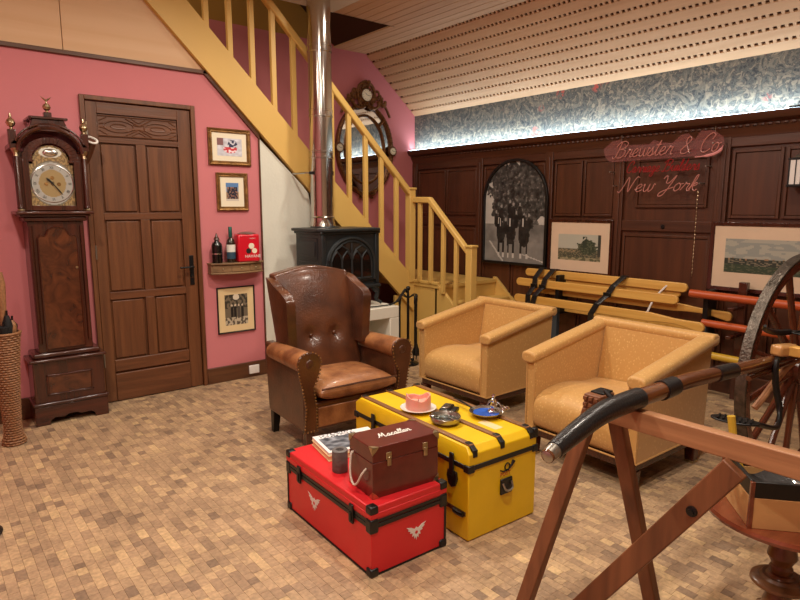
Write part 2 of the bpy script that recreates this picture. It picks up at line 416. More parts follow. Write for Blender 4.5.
def text_flat(name, txt, size, M, m, parent, extrude=0.0004, align='CENTER', space=1.0):
    """capital lettering as thin solid mesh"""
    cu = bpy.data.curves.new(name, 'FONT'); cu.body = txt; cu.size = size; cu.align_x = align; cu.align_y = 'CENTER'
    cu.extrude = extrude; cu.resolution_u = 2; cu.space_character = space
    t = bpy.data.objects.new('tmp', cu); C.objects.link(t)
    dg = bpy.context.evaluated_depsgraph_get(); me = bpy.data.meshes.new_from_object(t.evaluated_get(dg))
    bpy.data.objects.remove(t)
    me.transform(M); me.materials.clear(); me.materials.append(MATS[m])
    o = bpy.data.objects.new(name, me); C.objects.link(o); o.parent = parent
    return o
# matrices that lay XY artwork on a wall: facing -Y, facing -X
FACE_Y = lambda x, y, z: Matrix.Translation((x, y, z)) @ Matrix.Rotation(pi / 2, 4, 'X')
FACE_X = lambda x, y, z: Matrix.Translation((x, y, z)) @ Matrix.Rotation(-pi / 2, 4, 'Z') @ Matrix.Rotation(pi / 2, 4, 'X')

# ---------------------------------------------------------------- the room
YA, YM, XP = 4.74, 5.74, 4.91       # door wall, mirror wall behind the stairs, panelled wall
X0, Y0, ZC = -1.6, -2.5, 3.15
ST = dict(kind='structure')
flo = box('floor', 'floor_base', X0 - .1, XP + .2, Y0 - .1, YM + .2, -0.1, -0.0035, **ST)
# parquet of small wooden blocks: the nearest 300 singly, the rest joined
bw, bl = 0.039, 0.088
def blockmesh(bm, x, y, z, w_, l_):
    g = 0.0001; e = 0.0005
    a = [bm.verts.new((x + p, y + q, -0.0036)) for p, q in ((g, g), (w_ - g, g), (w_ - g, l_ - g), (g, l_ - g))]
    c = [bm.verts.new((x + p, y + q, z)) for p, q in ((g + e, g + e), (w_ - g - e, g + e), (w_ - g - e, l_ - g - e), (g + e, l_ - g - e))]
    bm.faces.new(c)
    for i in range(4): bm.faces.new((a[i], a[(i + 1) % 4], c[(i + 1) % 4], c[i]))
blocks = []
nx_ = int((XP - (-0.5)) / bw)
for i in range(nx_):
    x = -0.5 + i * bw
    off = random.random() * bl
    y = -0.4 - off
    while y < YM - 0.05:
        l_ = random.choice((0.04, 0.055, 0.07, 0.07, 0.085)); blocks.append((x, y, l_)); y += l_
def in_view(x, y, l_=0):
    d = x * cos(.8869) + y * sin(.8869); s = x * sin(.8869) - y * cos(.8869)
    return d > 1.62 and abs(s) < d * 0.70 + 0.1
vis = sorted([b for b in blocks if in_view(*b)], key=lambda b: b[0] ** 2 + b[1] ** 2)
single = set(vis[:300])
bm = bmesh.new()
for b_ in blocks:
    if b_ not in single: blockmesh(bm, b_[0], b_[1], random.uniform(-0.0005, 0), bw, b_[2])
me = bpy.data.meshes.new('floor_blocks'); bm.to_mesh(me); bm.free(); me.materials.append(MATS['block_wood'])
o = bpy.data.objects.new('floor_blocks', me); C.objects.link(o); o.parent = flo; o['kind'] = 'stuff'
BME = {}
for l_ in (0.04, 0.055, 0.07, 0.085):
    bm = bmesh.new(); blockmesh(bm, 0, 0, 0, bw, l_); bme = bpy.data.meshes.new('floor_block'); bm.to_mesh(bme); bm.free(); bme.materials.append(MATS['block_wood']); BME[l_] = bme
for b_ in single:
    o = bpy.data.objects.new('floor_block', BME[b_[2]]); C.objects.link(o); o.parent = flo; o.location = (b_[0], b_[1], random.uniform(-0.0007, 0))

# door wall
wl = MB()
wl.box(X0, 1.02, YA, YA + .1, 0, 2.475); wl.box(1.02, 1.80, YA, YA + .1, 2.205, 2.475)
wl.prism([(1.80, 0), (2.338, 0), (2.338, 2.02), (1.90, 2.475), (1.80, 2.475)], 'xz', YA, YA + .1)
wl = wl.build('wall_left', 'pink_paint', smooth=0, **ST)
MB().prism([(2.338, 0), (2.338, 2.02), (2.74, 1.645), (2.80, 1.575), (2.835, 1.42), (2.85, 1.2), (2.85, 0)], 'xz', YA - .012, YA + .1).build('plaster_panel', 'white_plaster', wl, smooth=0)
MB().box(X0, 0.93, YA - .004, YA + .1, 2.495, ZC).build('plywood_panel', 'plywood', wl, 0.002)
MB().prism([(0.934, 2.495), (1.90, 2.495), (1.262, ZC), (0.934, ZC)], 'xz', YA - .004, YA + .1).build('plywood_panel', 'plywood', wl, 0.002)
box('trim_1', 'dark_trim', X0, 1.93, YA - .022, YA + .0, 2.468, 2.497, bevel=.003, **ST)
MB().prism([(1.90, 2.495), (1.885, 2.48), (2.338, 2.015), (2.338, 2.05)], 'xz', YA - .022, YA).build('trim_2', 'dark_trim', **ST)
MB().prism([(2.336, .0), (2.346, .0), (2.346, 2.04), (2.336, 2.05)], 'xz', YA - .016, YA).build('corner_shade', 'dark_trim', **ST)  # dark strip standing in for the thin shade along the pink/white wall corner
bs = MB(); bs.box(X0, .995, YA - .018, YA, 0, .15); bs.box(1.81, 2.338, YA - .018, YA, 0, .133)
bs.build('baseboard_left', 'dark_trim', bevel=.004, **ST)

# wall behind the stairs
MB().prism([(X0, 0), (XP, 0), (XP, 2.56), (4.19, 3.19), (X0, 3.19)], 'xz', YM, YM + .1).build('wall_back', 'pink_paint', smooth=0, **ST)
MB().prism([(X0, 3.19), (4.19, 3.19), (4.19, 5.4), (X0, 5.4)], 'xz', YM, YM + .1).build('wall_stairwell', 'mustard_wall', smooth=0, **ST)
box('wall_front', 'cream_paint', X0, XP, Y0 - .1, Y0, 0, ZC, **ST)
box('wall_side', 'pink_paint', X0 - .1, X0, Y0, YM, 0, ZC + .1, **ST)

# ceiling: plaster, grooved boards, slotted slope
cl = MB(); cl.box(X0, 3.10, Y0, YA, ZC, ZC + .12); cl.box(X0, 0.6, YA, YM, ZC, ZC + .12)
cl = cl.build('ceiling', 'ceiling_plaster', smooth=0, **ST)
box('ceiling_backing', 'slot_dark', 3.10, 4.2, Y0, YA, ZC + .018, ZC + .12, cl)
box('ceiling_backing', 'slot_dark', 3.79, 4.2, YA, YM, ZC + .018, ZC + .12, cl)
nb = 10; pw = (4.185 - 3.10) / nb
for i in range(nb):
    a = 3.10 + i * pw; full = a + pw * .5 > 3.79
    box('ceiling_board', 'pine', a + .003, a + pw - .003, Y0, YM if full else YA, ZC, ZC + .016, cl, .002)
sl_u = V((4.91 - 4.175, 0, 2.54 - 3.15)); L_ = sl_u.length; sl_u.normalize(); sl_n = V((sl_u.z, 0, -sl_u.x))  # pointing up/out? fixed below
sl_n = V((-sl_u.z, 0, sl_u.x))
def SM(): return Matrix(((sl_u.x, 0, sl_n.x, 4.175), (0, 1, 0, 0), (sl_u.z, 0, sl_n.z, 3.15), (0, 0, 0, 1)))
sp = box('ceiling_slope', 'slot_dark', -.05, L_ + .15, Y0, YM, .016, .1, M=SM(), **ST)
npk = 9; pk = L_ / npk
br = MB(); gap = .026
for i in range(npk):
    box('slope_board', 'pine', i * pk + gap, (i + 1) * pk, Y0, YM, 0, .017, sp, .0015, M=SM())
    y = Y0
    while y < YM - .05:
        br.box(i * pk - .002, i * pk + gap + .002, y, y + .021, .001, .017, SM()); y += .048
br.build('slot_bridges', 'pine', sp, smooth=0, kind='stuff')
# stairwell above the ceiling
MB().prism([(3.79, 3.15), (3.79, 3.19), (1.9, 4.75), (1.9, 4.68)], 'xz', YA, YM).build('ceiling_roof_lining', 'roof_dark', smooth=0, **ST)
box('wall_stairwell_near', 'mustard_wall', X0, 3.79, YA - .1, YA, ZC + .12, 5.4, **ST)
MB().prism([(3.10, 3.15), (3.79, 3.15), (3.79, 3.27), (3.10, 3.27)], 'xz', YA - .014, YA - .002).build('trim_4', 'roof_dark', **ST)

# panelled wall
wr = box('wall_right', 'panel_wood', XP, XP + .1, Y0, YM, 0, 2.1, **ST)
MB().box(XP, XP + .1, Y0, YM, 2.1, 2.75).build('wallpaper_strip', 'wallpaper', wr, smooth=0)
pil = [5.70, 4.62, 3.70, 2.95, 2.08, 1.25, .42, -.41, -1.24, -2.07]
for y in pil:
    box('pilaster', 'panel_wood', XP - .035, XP, y - .045, y + .045, 0, 1.975, wr, .004)
    box('pilaster_moulding', 'panel_wood', XP - .045, XP - .035, y - .018, y + .018, .2, 1.93, wr, .004)
for z0, z1, d in ((0, .17, .03), (1.25, 1.34, .022), (1.90, 1.975, .025)):
    box('panel_rail', 'panel_wood_h', XP - d, XP, Y0, YM, z0, z1, wr, .004)
for i in range(len(pil) - 1):
    ya, yb = pil[i + 1] + .05, pil[i] - .05
    for z0, z1 in ((.20, 1.23), (1.36, 1.885)):
        ncol = 1 if i == 3 else 2
        for k in range(ncol):
            a = ya + (yb - ya) * k / ncol + .03; c = ya + (yb - ya) * (k + 1) / ncol - .03
            if i == 3 and z0 > 1:  a, c, z0, z1 = a + .05, c - .1, 1.44, 1.86
            MB().box(XP - .012, XP, a, c, z0 + .03, z1 - .03).build('panel', 'panel_wood', wr, .008)
            f = MB(); q = .022
            f.box(XP - .022, XP, a - q, a, z0 + .008, z1 - .008); f.box(XP - .022, XP, c, c + q, z0 + .008, z1 - .008)
            f.box(XP - .022, XP, a, c, z0 + .008, z0 + .03); f.box(XP - .022, XP, a, c, z1 - .03, z1 - .008)
            f.build('panel_moulding', 'panel_wood', wr, .003)
MB().lathe([(.016, 0), (.02, .01), (.012, .02)], n=12, M=Matrix.Translation((XP - .012, 2.53, 1.29)) @ Matrix.Rotation(-pi / 2, 4, 'Y')).build('knob', 'black_iron', wr)
cor = [(XP, 1.97), (XP - .03, 1.97), (XP - .035, 2.0), (XP - .055, 2.03), (XP - .06, 2.055), (XP - .1, 2.075), (XP - .115, 2.10), (XP - .12, 2.125), (XP, 2.125)]
MB().prism([(p[0], p[1]) for p in cor], 'xz', Y0, YM).build('cornice', 'panel_wood_h', wr, smooth=25)
dn = MB(); y = Y0 + .02
while y < YM - .02:
    dn.ball((XP - .062, y, 2.045), .014, 6, (1, 1.6, .8)); y += .05
dn.build('cornice_beads', 'panel_wood_h', wr, kind='stuff')
box('led_strip', 'led', XP - .09, XP - .075, Y0, YM, 2.125, 2.132, wr)

# ---------------------------------------------------------------- door
dr = box('door_1', 'door_wood', 1.035, 1.775, YA + .02, YA + .05, 0.004, 2.185, **ST)
f = MB(); f.box(1.003, 1.035, YA - .02, YA + .03, 0, 2.222); f.box(1.775, 1.808, YA - .02, YA + .03, 0, 2.222); f.box(1.035, 1.775, YA - .02, YA + .03, 2.19, 2.222)
f.build('door_frame', 'door_wood', dr, .004)
yf, yp = YA - .002, YA + .02
for a, c in ((1.040, 1.112), (1.672, 1.770)): box('stile', 'door_wood', a, c, yf, yp, .006, 2.183, dr, .003)
for a, c in ((2.105, 2.183), (1.905, 1.945), (1.36, 1.41), (.775, .83)): box('rail', 'door_wood_h', 1.112, 1.672, yf, yp, a, c, dr, .003)
box('bottom_board', 'door_wood_h', 1.112, 1.672, yf - .006, yp, .006, .215, dr, .005)
box('bottom_board', 'door_wood_h', 1.112, 1.672, yf - .001, yp, .228, .32, dr, .006)
for a, c in ((1.41, 1.905), (.83, 1.36), (.32, .775)):
    box('muntin', 'door_wood', 1.362, 1.428, yf, yp, a, c, dr, .003)
    for p, q in ((1.115, 1.359), (1.431, 1.669)):
        box('door_panel', 'door_wood', p + .01, q - .01, yf + .008, yp, a + .01, c - .01, dr, .006)
cv = MB()
box('carved_panel_ground', 'door_wood_h', 1.115, 1.669, yf + .010, yp, 1.95, 2.1, dr)
for k in range(2):
    cx = 1.255 + k * .275
    cv.tube([(x, yf + .008, z) for x, z in arc(cx, 2.025, .10, 0, 360, 28, .04)[:-1]], .005, 6, True)
    cv.tube([(x, yf + .008, z) for x, z in arc(cx, 2.025, .055, 0, 360, 20, .016)[:-1]], .004, 6, True)
for x in (1.125, 1.3925, 1.66):
    for s in (-1, 1):
        for j in range(4):
            x1 = x + s * .05
            if x1 < 1.112 or x1 > 1.672: continue
            cv.tube([(x, yf + .008, 2.025 + (j - 1.5) * .022), (x1, yf + .008, 2.025 + (j - 1.5) * .04)], .004, 6)
    if 1.2 < x < 1.6:
        for s in (-1, 1): cv.tube([(x - .09, yf + .008, 2.025 + s * .06), (x, yf + .008, 2.025 + s * .012), (x + .09, yf + .008, 2.025 + s * .06)], .005, 6)
for s in (-1, 1): cv.tube([(1.118, yf + .008, 2.025 + s * .068), (1.666, yf + .008, 2.025 + s * .068)], .004, 6)
cv.build('carved_relief', 'door_wood_h', dr)
hd = box('door_handle_plate', 'black_iron', 1.708, 1.742, yf - .008, yf, .84, 1.075, dr, .003)
MB().tube([(1.725, yf, .985), (1.725, yf - .045, .985), (1.71, yf - .05, .985), (1.62, yf - .05, .985)], [.009, .009, .008, .007], 10).build('door_handle', 'black_iron', hd)
MB().cyl((1.725, yf - .001, .905), (1.725, yf - .012, .905), .008).build('keyhole', 'steel', hd)
for z in (.33, 1.13, 1.95): MB().cyl((1.037, YA - .022, z - .05), (1.037, YA - .022, z + .05), .006, n=8).build('hinge', 'dull_silver', dr)

# ---------------------------------------------------------------- staircase
LX, LZ, LY = 4.02, .69, 4.35
stc = thing('staircase', 'yellow ochre painted wooden staircase with square balusters and corner landing', 'stairs', (LX, YA, 0))
def sb(name, x0, x1, y0, y1, z0, z1, bv=.003): return box(name, 'mustard_paint', x0 - LX, x1 - LX, y0 - YA, y1 - YA, z0, z1, stc, bv)
# upper flight, 45 degrees rising to the left
top = lambda x: 4.76 - x
xe = 1.37
MB().prism([(xe - LX, 4.40 - xe), (LX - .0 - LX, 4.40 - LX), (LX - LX, top(LX) - .02), (xe - LX, top(xe))], 'xz', -.045, 0.0).build('stringer', 'mustard_paint', stc, .003)
MB().prism([(xe - LX, 4.40 - xe), (0, 4.40 - LX), (0, top(LX) - .02), (xe - LX, top(xe))], 'xz', YM - YA - .04, YM - YA - .002).build('stringer', 'mustard_paint', stc, .003)
for k in range(1, 14):
    z = LZ + k * .1865; x = LX - .15 - (k - 1) * .1865
    sb('tread', x - .21, x + .015, YA + .002, YM - .042, z - .035, z)
    sb('riser', x - .018, x, YA + .002, YM - .042, z - .1865, z - .035)
# landing and lower flight
sb('landing', 3.86, LX - .012, YA + .002, YM - .042, LZ - .035, LZ)
sb('landing', LX - .012, XP - .04, LY - .03, YM - .003, LZ - .035, LZ)
sb('landing_side', LX, LX + .03, LY, YA + .02, 0.0, LZ - .035)
sb('landing_front', 3.80, LX + .03, YA + .0, YA + .03, 0.0, .56)
sb('landing_cap', LX - .02, LX + .035, LY - .02, YA - .04, LZ, LZ + .028)
for k in range(1, 4):
    z = LZ - k * .1725; y = LY - (k - 1) * .19
    sb('tread', LX + .03, XP - .05, y - .215, y, z - .035, z)
    sb('riser', LX + .03, XP - .05, y - .012, y, z, z + .1375)
sb('riser', LX + .03, XP - .05, LY - 3 * .19 - .012, LY - 3 * .19, 0, .1375)
for xx in (LX, XP - .045):
    MB().prism([(LY + .03 - YA, LZ + .02), (LY + .03 - YA, .10), (3.66 - YA, 0), (3.58 - YA, 0), (3.58 - YA, .05), (LY - YA, LZ + .02)], 'yz', xx - LX - .0, xx - LX + .035).build('stringer', 'mustard_paint', stc, .003)
def post(x, y, z0, z1, w=.075):
    p = sb('newel_post', x - w / 2, x + w / 2, y - w / 2, y + w / 2, z0, z1, .004)
    box('newel_cap', 'mustard_paint', x - LX - w * .62, x - LX + w * .62, y - YA - w * .62, y - YA + w * .62, z1, z1 + .022, p, .006)
post(3.985, YA - .02, LZ, 1.625); post(4.0, 3.87, .10, 1.085)
rail = lambda x: 5.60 - x
for x in [1.55 + .187 * i for i in range(13)]:
    if x > 3.95: continue
    zt = rail(x) - .055; zb = top(x) - .03
    MB().prism([(x - LX - .021, zb + .02), (x - LX + .021, zb - .02), (x - LX + .021, zt - .021), (x - LX - .021, zt + .021)], 'xz', -.043, -.007).build('baluster', 'mustard_paint', stc, .003)
MB().prism([(xe - LX, rail(xe) - .085), (0, rail(LX) - .085), (0, rail(LX)), (xe - LX, rail(xe))], 'xz', -.056, .006).build('handrail', 'mustard_paint', stc, .012)
xx = -.015
MB().prism([(-.03 - .025, 1.555), (4.44 - YA, 1.55), (3.87 - YA, 1.035), (3.87 - YA, .975), (4.45 - YA, 1.49), (-.055, 1.495)], 'yz', xx - .028, xx + .03).build('handrail', 'mustard_paint', stc, .01)
for y in (4.595, 4.43, 4.25, 4.07):
    zt = 1.50 if y > 4.44 else 1.49 - (4.45 - y) * .87 - .0
    zb = LZ + .02 if y > LY else LZ + .02 - (LY - y) * .87
    MB().prism([(y - YA - .02, zb - .01), (y - YA + .02, zb - .0), (y - YA + .02, zt + .01), (y - YA - .02, zt - .005)], 'yz', xx - .016, xx + .018).build('baluster', 'mustard_paint', stc, .003)

# ---------------------------------------------------------------- longcase clock
ck = thing('longcase_clock', 'tall dark mahogany longcase clock with brass arched dial and three finials', 'clock', (.768, 4.60, 0))
def cb(name, x0, x1, y0, y1, z0, z1, m='mahogany', bv=.004, par=None): return box(name, m, x0, x1, y0, y1, z0, z1, par or ck, bv)
# plinth (local y: wall at +.14, front towards -y)
pl = cb('plinth', -.215, .215, -.09, .13, .085, .43)
MB().prism([(-.225, 0), (-.14, 0), (-.135, .03), (-.11, .045), (-.05, .04), (-.025, .055), (.025, .055), (.05, .04), (.11, .045), (.135, .03), (.14, 0), (.225, 0), (.225, .13), (-.225, .13)], 'xz', -.103, .13).build('bracket_foot', 'mahogany_h', ck, .003)
cb('plinth_moulding', -.232, .232, -.11, .13, .13, .155, 'mahogany_h', .008)
cb('plinth_top', -.235, .235, -.112, .13, .43, .452, 'mahogany_h', .008); cb('plinth_top', -.205, .205, -.08, .13, .452, .488, 'mahogany_h', .012)
f = MB()
for a in ((-.14, .14, .20, .21), (-.14, .14, .33, .34)): f.box(a[0], a[1], -.1, -.09, a[2], a[3])
for s in (-.14, .13): f.box(s, s + .01, -.1, -.09, .20, .34)
f.build('plinth_frame', 'mahogany_h', pl, .002)
MB().box(-.13, .13, -.095, -.089, .21, .33).build('burl_panel', 'burl', pl, .003)
tr = cb('trunk', -.165, .165, -.06, .13, .488, 1.36)
dp = [(-.115, .51), (.115, .51), (.115, 1.25), (.10, 1.27), (.075, 1.265)] + arc(0, 1.265, .065, 10, 170, 10, .06) + [(-.075, 1.265), (-.10, 1.27), (-.115, 1.25)]
MB().prism(dp, 'xz', -.074, -.058).build('trunk_door', 'burl', tr, .004)
MB().tube([(x, -.076, z) for x, z in dp], .005, 6, True).build('door_moulding', 'mahogany', tr)
MB().cyl((.10, -.075, 1.05), (.10, -.08, 1.05), .008).build('key_plate', 'brass', tr)
for s in (-1, 1): MB().cyl((s * .15, -.06, .55), (s * .15, -.06, 1.33), .014, n=12).build('trunk_column', 'mahogany', tr)
cb('hood_base', -.185, .185, -.085, .13, 1.36, 1.39, 'mahogany_h', .01); cb('hood_base', -.225, .225, -.12, .13, 1.405, 1.425, 'mahogany_h', .006); cb('hood_base', -.205, .205, -.10, .13, 1.39, 1.405, 'mahogany_h', .006)
hb = MB(); hb.box(-.185, -.135, -.07, .13, 1.425, 1.80); hb.box(.135, .185, -.07, .13, 1.425, 1.80); hb.box(-.185, .185, .02, .13, 1.425, 1.80)
hood = hb.build('hood', 'mahogany', ck, .003)
for s in (-1, 1):
    MB().lathe([(.012, 0), (.02, .01), (.016, .03), (.0155, .33), (.012, .34)], (s * .193, -.082, 1.437), 12).build('hood_column', 'mahogany', hood)
    MB().lathe([(.018, 0), (.022, .006), (.016, .015)], (s * .193, -.082, 1.425), 12).build('column_base', 'brass', hood)
    MB().lathe([(.016, 0), (.014, .02), (.024, .035), (.026, .05)], (s * .193, -.082, 1.768), 12).build('capital', 'brass', hood)
# door frame of the hood with arch opening
outer = [(-.165, 1.43), (.165, 1.43), (.165, 1.76)] + arc(0, 1.765, .15, 0, 180, 20, .13) + [(-.165, 1.76)]
inner_arch = arc(0, 1.745, .098, 0, 180, 18, .105)
fr_ = MB()
fr_.box(-.165, -.128, -.088, -.07, 1.43, 1.75); fr_.box(.128, .165, -.088, -.07, 1.43, 1.75); fr_.box(-.128, .128, -.088, -.07, 1.43, 1.462)
for i in range(18):
    a0, a1 = 180 * i / 18, 180 * (i + 1) / 18
    p = [(.128 * cos(R(a)) if 0 else .108 * cos(R(a)), 1.75 + .108 * sin(R(a))) for a in (a0, a1)]
    q = [(.165 * cos(R(a)), 1.75 + .145 * sin(R(a))) for a in (a1, a0)]
    fr_.prism(p + q, 'xz', -.088, -.07)
fr_.box(-.128, -.1, -.088, -.07, 1.738, 1.752); fr_.box(.1, .128, -.088, -.07, 1.738, 1.752)
fr_.build('hood_door', 'mahogany', hood, .002)
# horned top
hr = [(-.225, 1.815), (-.165, 1.815)] + [(-x, z) for x, z in arc(0, 1.80, .165, 0, 180, 22, .135)][::1][1:-1] + [(.165, 1.815), (.225, 1.815), (.225, 1.84), (.20, 1.865), (.17, 1.88), (.135, 1.91), (.11, 1.95), (.095, 1.99), (.09, 2.005), (-.09, 2.005), (-.095, 1.99), (-.11, 1.95), (-.135, 1.91), (-.17, 1.88), (-.20, 1.865), (-.225, 1.84)]
MB().prism(hr, 'xz', -.10, .12).build('hood_top', 'mahogany', ck, .003)
ar = [(x, -.105, z) for x, z in arc(0, 1.80, .182, 0, 180, 24, .152)]
MB().tube(ar, .014, 8).build('arch_moulding', 'mahogany', ck)
MB().tube([(x, -.108, z) for x, z in arc(0, 1.80, .205, 20, 160, 20, .175)], .007, 8).build('arch_moulding', 'mahogany', ck)
MB().prism([(-.075, 1.93), (.075, 1.93), (.06, 1.975), (-.06, 1.975)], 'xz', -.112, -.10).build('hood_tablet', 'mahogany_h', ck, .003)
cb('cornice', -.11, .11, -.115, .12, 2.005, 2.02, 'mahogany_h', .004)
for s, z in ((-1, 1.84), (1, 1.84), (0, 2.02)):
    x = s * .205
    blk = box('finial_block', 'mahogany', x - .022, x + .022, -.10, -.056, z, z + (.09 if s else .03), ck, .003)
    z2 = z + (.09 if s else .03)
    MB().lathe([(.012, 0), (.007, .012), (.02, .022), (.027, .04), (.022, .058), (.008, .07), (.01, .078), (.003, .10)] if s else [(.012, 0), (.007, .01), (.02, .02), (.024, .034), (.018, .05), (.006, .058), (.004, .07)], (x, -.078, z2), 14).build('finial', 'brass', blk)
    if not s:
        MB().tube([(x - .028, -.078, z2 + .098), (x - .012, -.078, z2 + .082), (x, -.078, z2 + .072), (x + .012, -.078, z2 + .082), (x + .028, -.078, z2 + .096)], [.002, .006, .008, .006, .002], 6).build('eagle_wings', 'brass', blk)
# dial: brass plate, silvered ring, numerals, hands
dsh = lambda u, v: abs(u - .5) < .5 and (v < .68 or ((u - .5) / .43) ** 2 + ((v - .68) / .32) ** 2 < 1)
def dial(u, v):
    x = (u - .5) * .25; z = (v - .37) * .34; r = math.hypot(x, z)
    if v > .76 and abs(u - .5) < .36:
        e = ((u - .5) / .26) ** 2 + ((v - .88) / .085) ** 2
        if e < 1: return (206, 204, 190)
    if r < .128 and r > .12: return (110, 102, 84)
    if .078 < r <= .12: return (160, 158, 150)
    if r <= .078: return (150, 128, 84) if r > .012 else (90, 70, 40)
    n_ = nz(u, v, 3, 26)
    return (160, 132, 84) if n_ > 0 else (112, 90, 56)
dl = picture('dial', dial, 50, 70, lambda u, v: (-.125 + .25 * u, -.066, 1.462 + .385 * v), ck, dsh)
MB().tube([(x, -.0665, z) for x, z in arc(0, 1.604, .121, 0, 360, 40)[:-1]], .003, 6, True).build('chapter_ring', 'silver', dl)
MB().ball((0, -.072, 1.80), .03, 12, (1.5, .3, .8)).build('arch_boss', 'silver', dl)
RN = ['XII', 'I', 'II', 'III', 'IIII', 'V', 'VI', 'VII', 'VIII', 'IX', 'X', 'XI']
for k, t in enumerate(RN):
    a = -2 * pi * k / 12
    text_flat('numeral', t, .026, Matrix.Translation((0, -.0672, 1.604)) @ Matrix.Rotation(pi / 2, 4, 'X') @ Matrix.Rotation(a, 4, 'Z') @ Matrix.Translation((0, .1, 0)) @ Matrix.Scale(.75, 4, (1, 0, 0)), 'print_black', dl)
for ang, ln, wd in ((-45, .05, .007), (143, .09, .004)):
    a = R(ang); d = V((sin(a), 0, cos(a))); s_ = V((cos(a), 0, -sin(a)))
    MB().loft([[V((0, -.072, 1.604)) + s_ * wd * .5 + V((0, y, 0)) for y in (0,)] + [V((0, -.072, 1.604)) - s_ * wd * .5, V((0, -.074, 1.604)) - s_ * wd * .5, V((0, -.074, 1.604)) + s_ * wd * .5],
               [V((0, -.072, 1.604)) + d * ln * .7 + s_ * wd, V((0, -.072, 1.604)) + d * ln * .7 - s_ * wd, V((0, -.074, 1.604)) + d * ln * .7 - s_ * wd, V((0, -.074, 1.604)) + d * ln * .7 + s_ * wd],
               [V((0, -.072, 1.604)) + d * ln + s_ * .0008, V((0, -.072, 1.604)) + d * ln - s_ * .0008, V((0, -.074, 1.604)) + d * ln - s_ * .0008, V((0, -.074, 1.604)) + d * ln + s_ * .0008]]).build('hand', 'black_paint', dl, smooth=0)
for x, z in ((-.036, 1.60), (.036, 1.60), (0, 1.64)):
    MB().lathe([(.012, 0), (.012, .002), (.004, .002)], n=14, M=FACE_Y(x, -.0665, z)).build('winding_hole', 'gold_frame', dl)

# horn-like leather cup hanging behind the clock's right finial
hn = thing('coach_horn', 'dark leather horn tube with pale rim hanging beside the clock hood', 'horn', (1.03, 4.58, 1.90))
HM = Matrix.Rotation(R(12), 4, 'Y') @ Matrix.Rotation(R(38), 4, 'X')
MB().lathe([(.030, -.17), (.034, -.10), (.034, -.02), (.037, 0)], n=18, M=HM).build('tube', 'leather_dark', hn)
MB().lathe([(.037, -.004), (.043, 0), (.043, .006), (.030, .007), (.028, -.01)], n=22, M=HM).build('rim', 'porcelain', hn)
MB().tube([(0, .05, .0), (-.02, .055, .06), (-.012, .06, .13)], .004, 6).build('hook', 'brass', hn)

# wicker umbrella stand
us = thing('umbrella_stand', 'tall tapering brown wicker stand holding black umbrellas at left edge', 'umbrella stand', (.392, 4.27, 0))
prof = [(.058, 0), (.062, .02), (.046, .06), (.042, .12), (.05, .3), (.064, .5), (.078, .66), (.086, .70)]
def pr(z):
    for (r0, z0), (r1, z1) in zip(prof, prof[1:]):
        if z <= z1: return r0 + (r1 - r0) * (z - z0) / (z1 - z0)
    return prof[-1][0]
MB().lathe([(pr(z) - .004, z) for z in [.004 + i * .69 / 20 for i in range(21)]][:-1] + [(pr(.69) - .004, .69), (pr(.69) - .012, .69), (.03, .02)], n=24).build('core', 'wicker', us)
wv = MB(); nr = 46
for i in range(nr):
    z = .01 + i * .69 / nr; r = pr(z)
    pts = [((r + .0035 * cos(k * pi + i * pi)) * cos(2 * pi * k / 28), (r + .0035 * cos(k * pi + i * pi)) * sin(2 * pi * k / 28), z) for k in range(28)]
    wv.tube(pts, .0066, 5, True)
wv.build('wicker_weave', 'wicker', us, kind='stuff')
MB().tube([(.087 * cos(2 * pi * k / 24), .087 * sin(2 * pi * k / 24), .70) for k in range(24)], .008, 8, True).build('rim', 'wicker', us)
for i, (dx, dy, h_, tl) in enumerate(((.02, -.03, .86, .2), (.045, .0, .82, -.3), (-.02, .01, .88, .1), (.0, -.05, .80, .5))):
    um = thing('umbrella', ['folded black umbrella leaning left in the wicker stand', 'folded black umbrella at the right rim of the wicker stand', 'tallest folded black umbrella at the back of the wicker stand', 'shortest folded black umbrella at the front of the wicker stand'][i], 'umbrella', (.392, 4.27, 0), 0, 'umbrellas in the wicker stand')
    MB().tube([(dx * .3, dy * .3, .10), (dx * .8, dy * .8, .5), (dx, dy, .70), (dx * 1.05, dy * 1.05, .745), (dx * 1.1, dy * 1.1, h_ - .05)], [.012, .02, .026, .031, .012], 10).build('canopy', 'umbrella_cloth', um)
    MB().tube([(dx * 1.1, dy * 1.1, h_ - .07), (dx * 1.15, dy * 1.15, h_ - .02)], .006, 8).build('shaft', 'black_paint', um)
hs = thing('riding_whip', 'brown woven whip handle standing in the wicker umbrella stand', 'whip', (.392, 4.27, 0))
MB().tube([(0, 0, .2), (.005, -.01, .8), (.01, -.015, 1.0), (.012, -.02, 1.07)], [.008, .02, .024, .012], 12).build('handle', 'wicker', hs)
MB().tube([(.04 + .001 * i, -.02, .68 + .012 * i) for i in range(9)], [.012, .02, .024, .025, .025, .024, .022, .016, .006], 10).build('grip', 'wicker', hs)

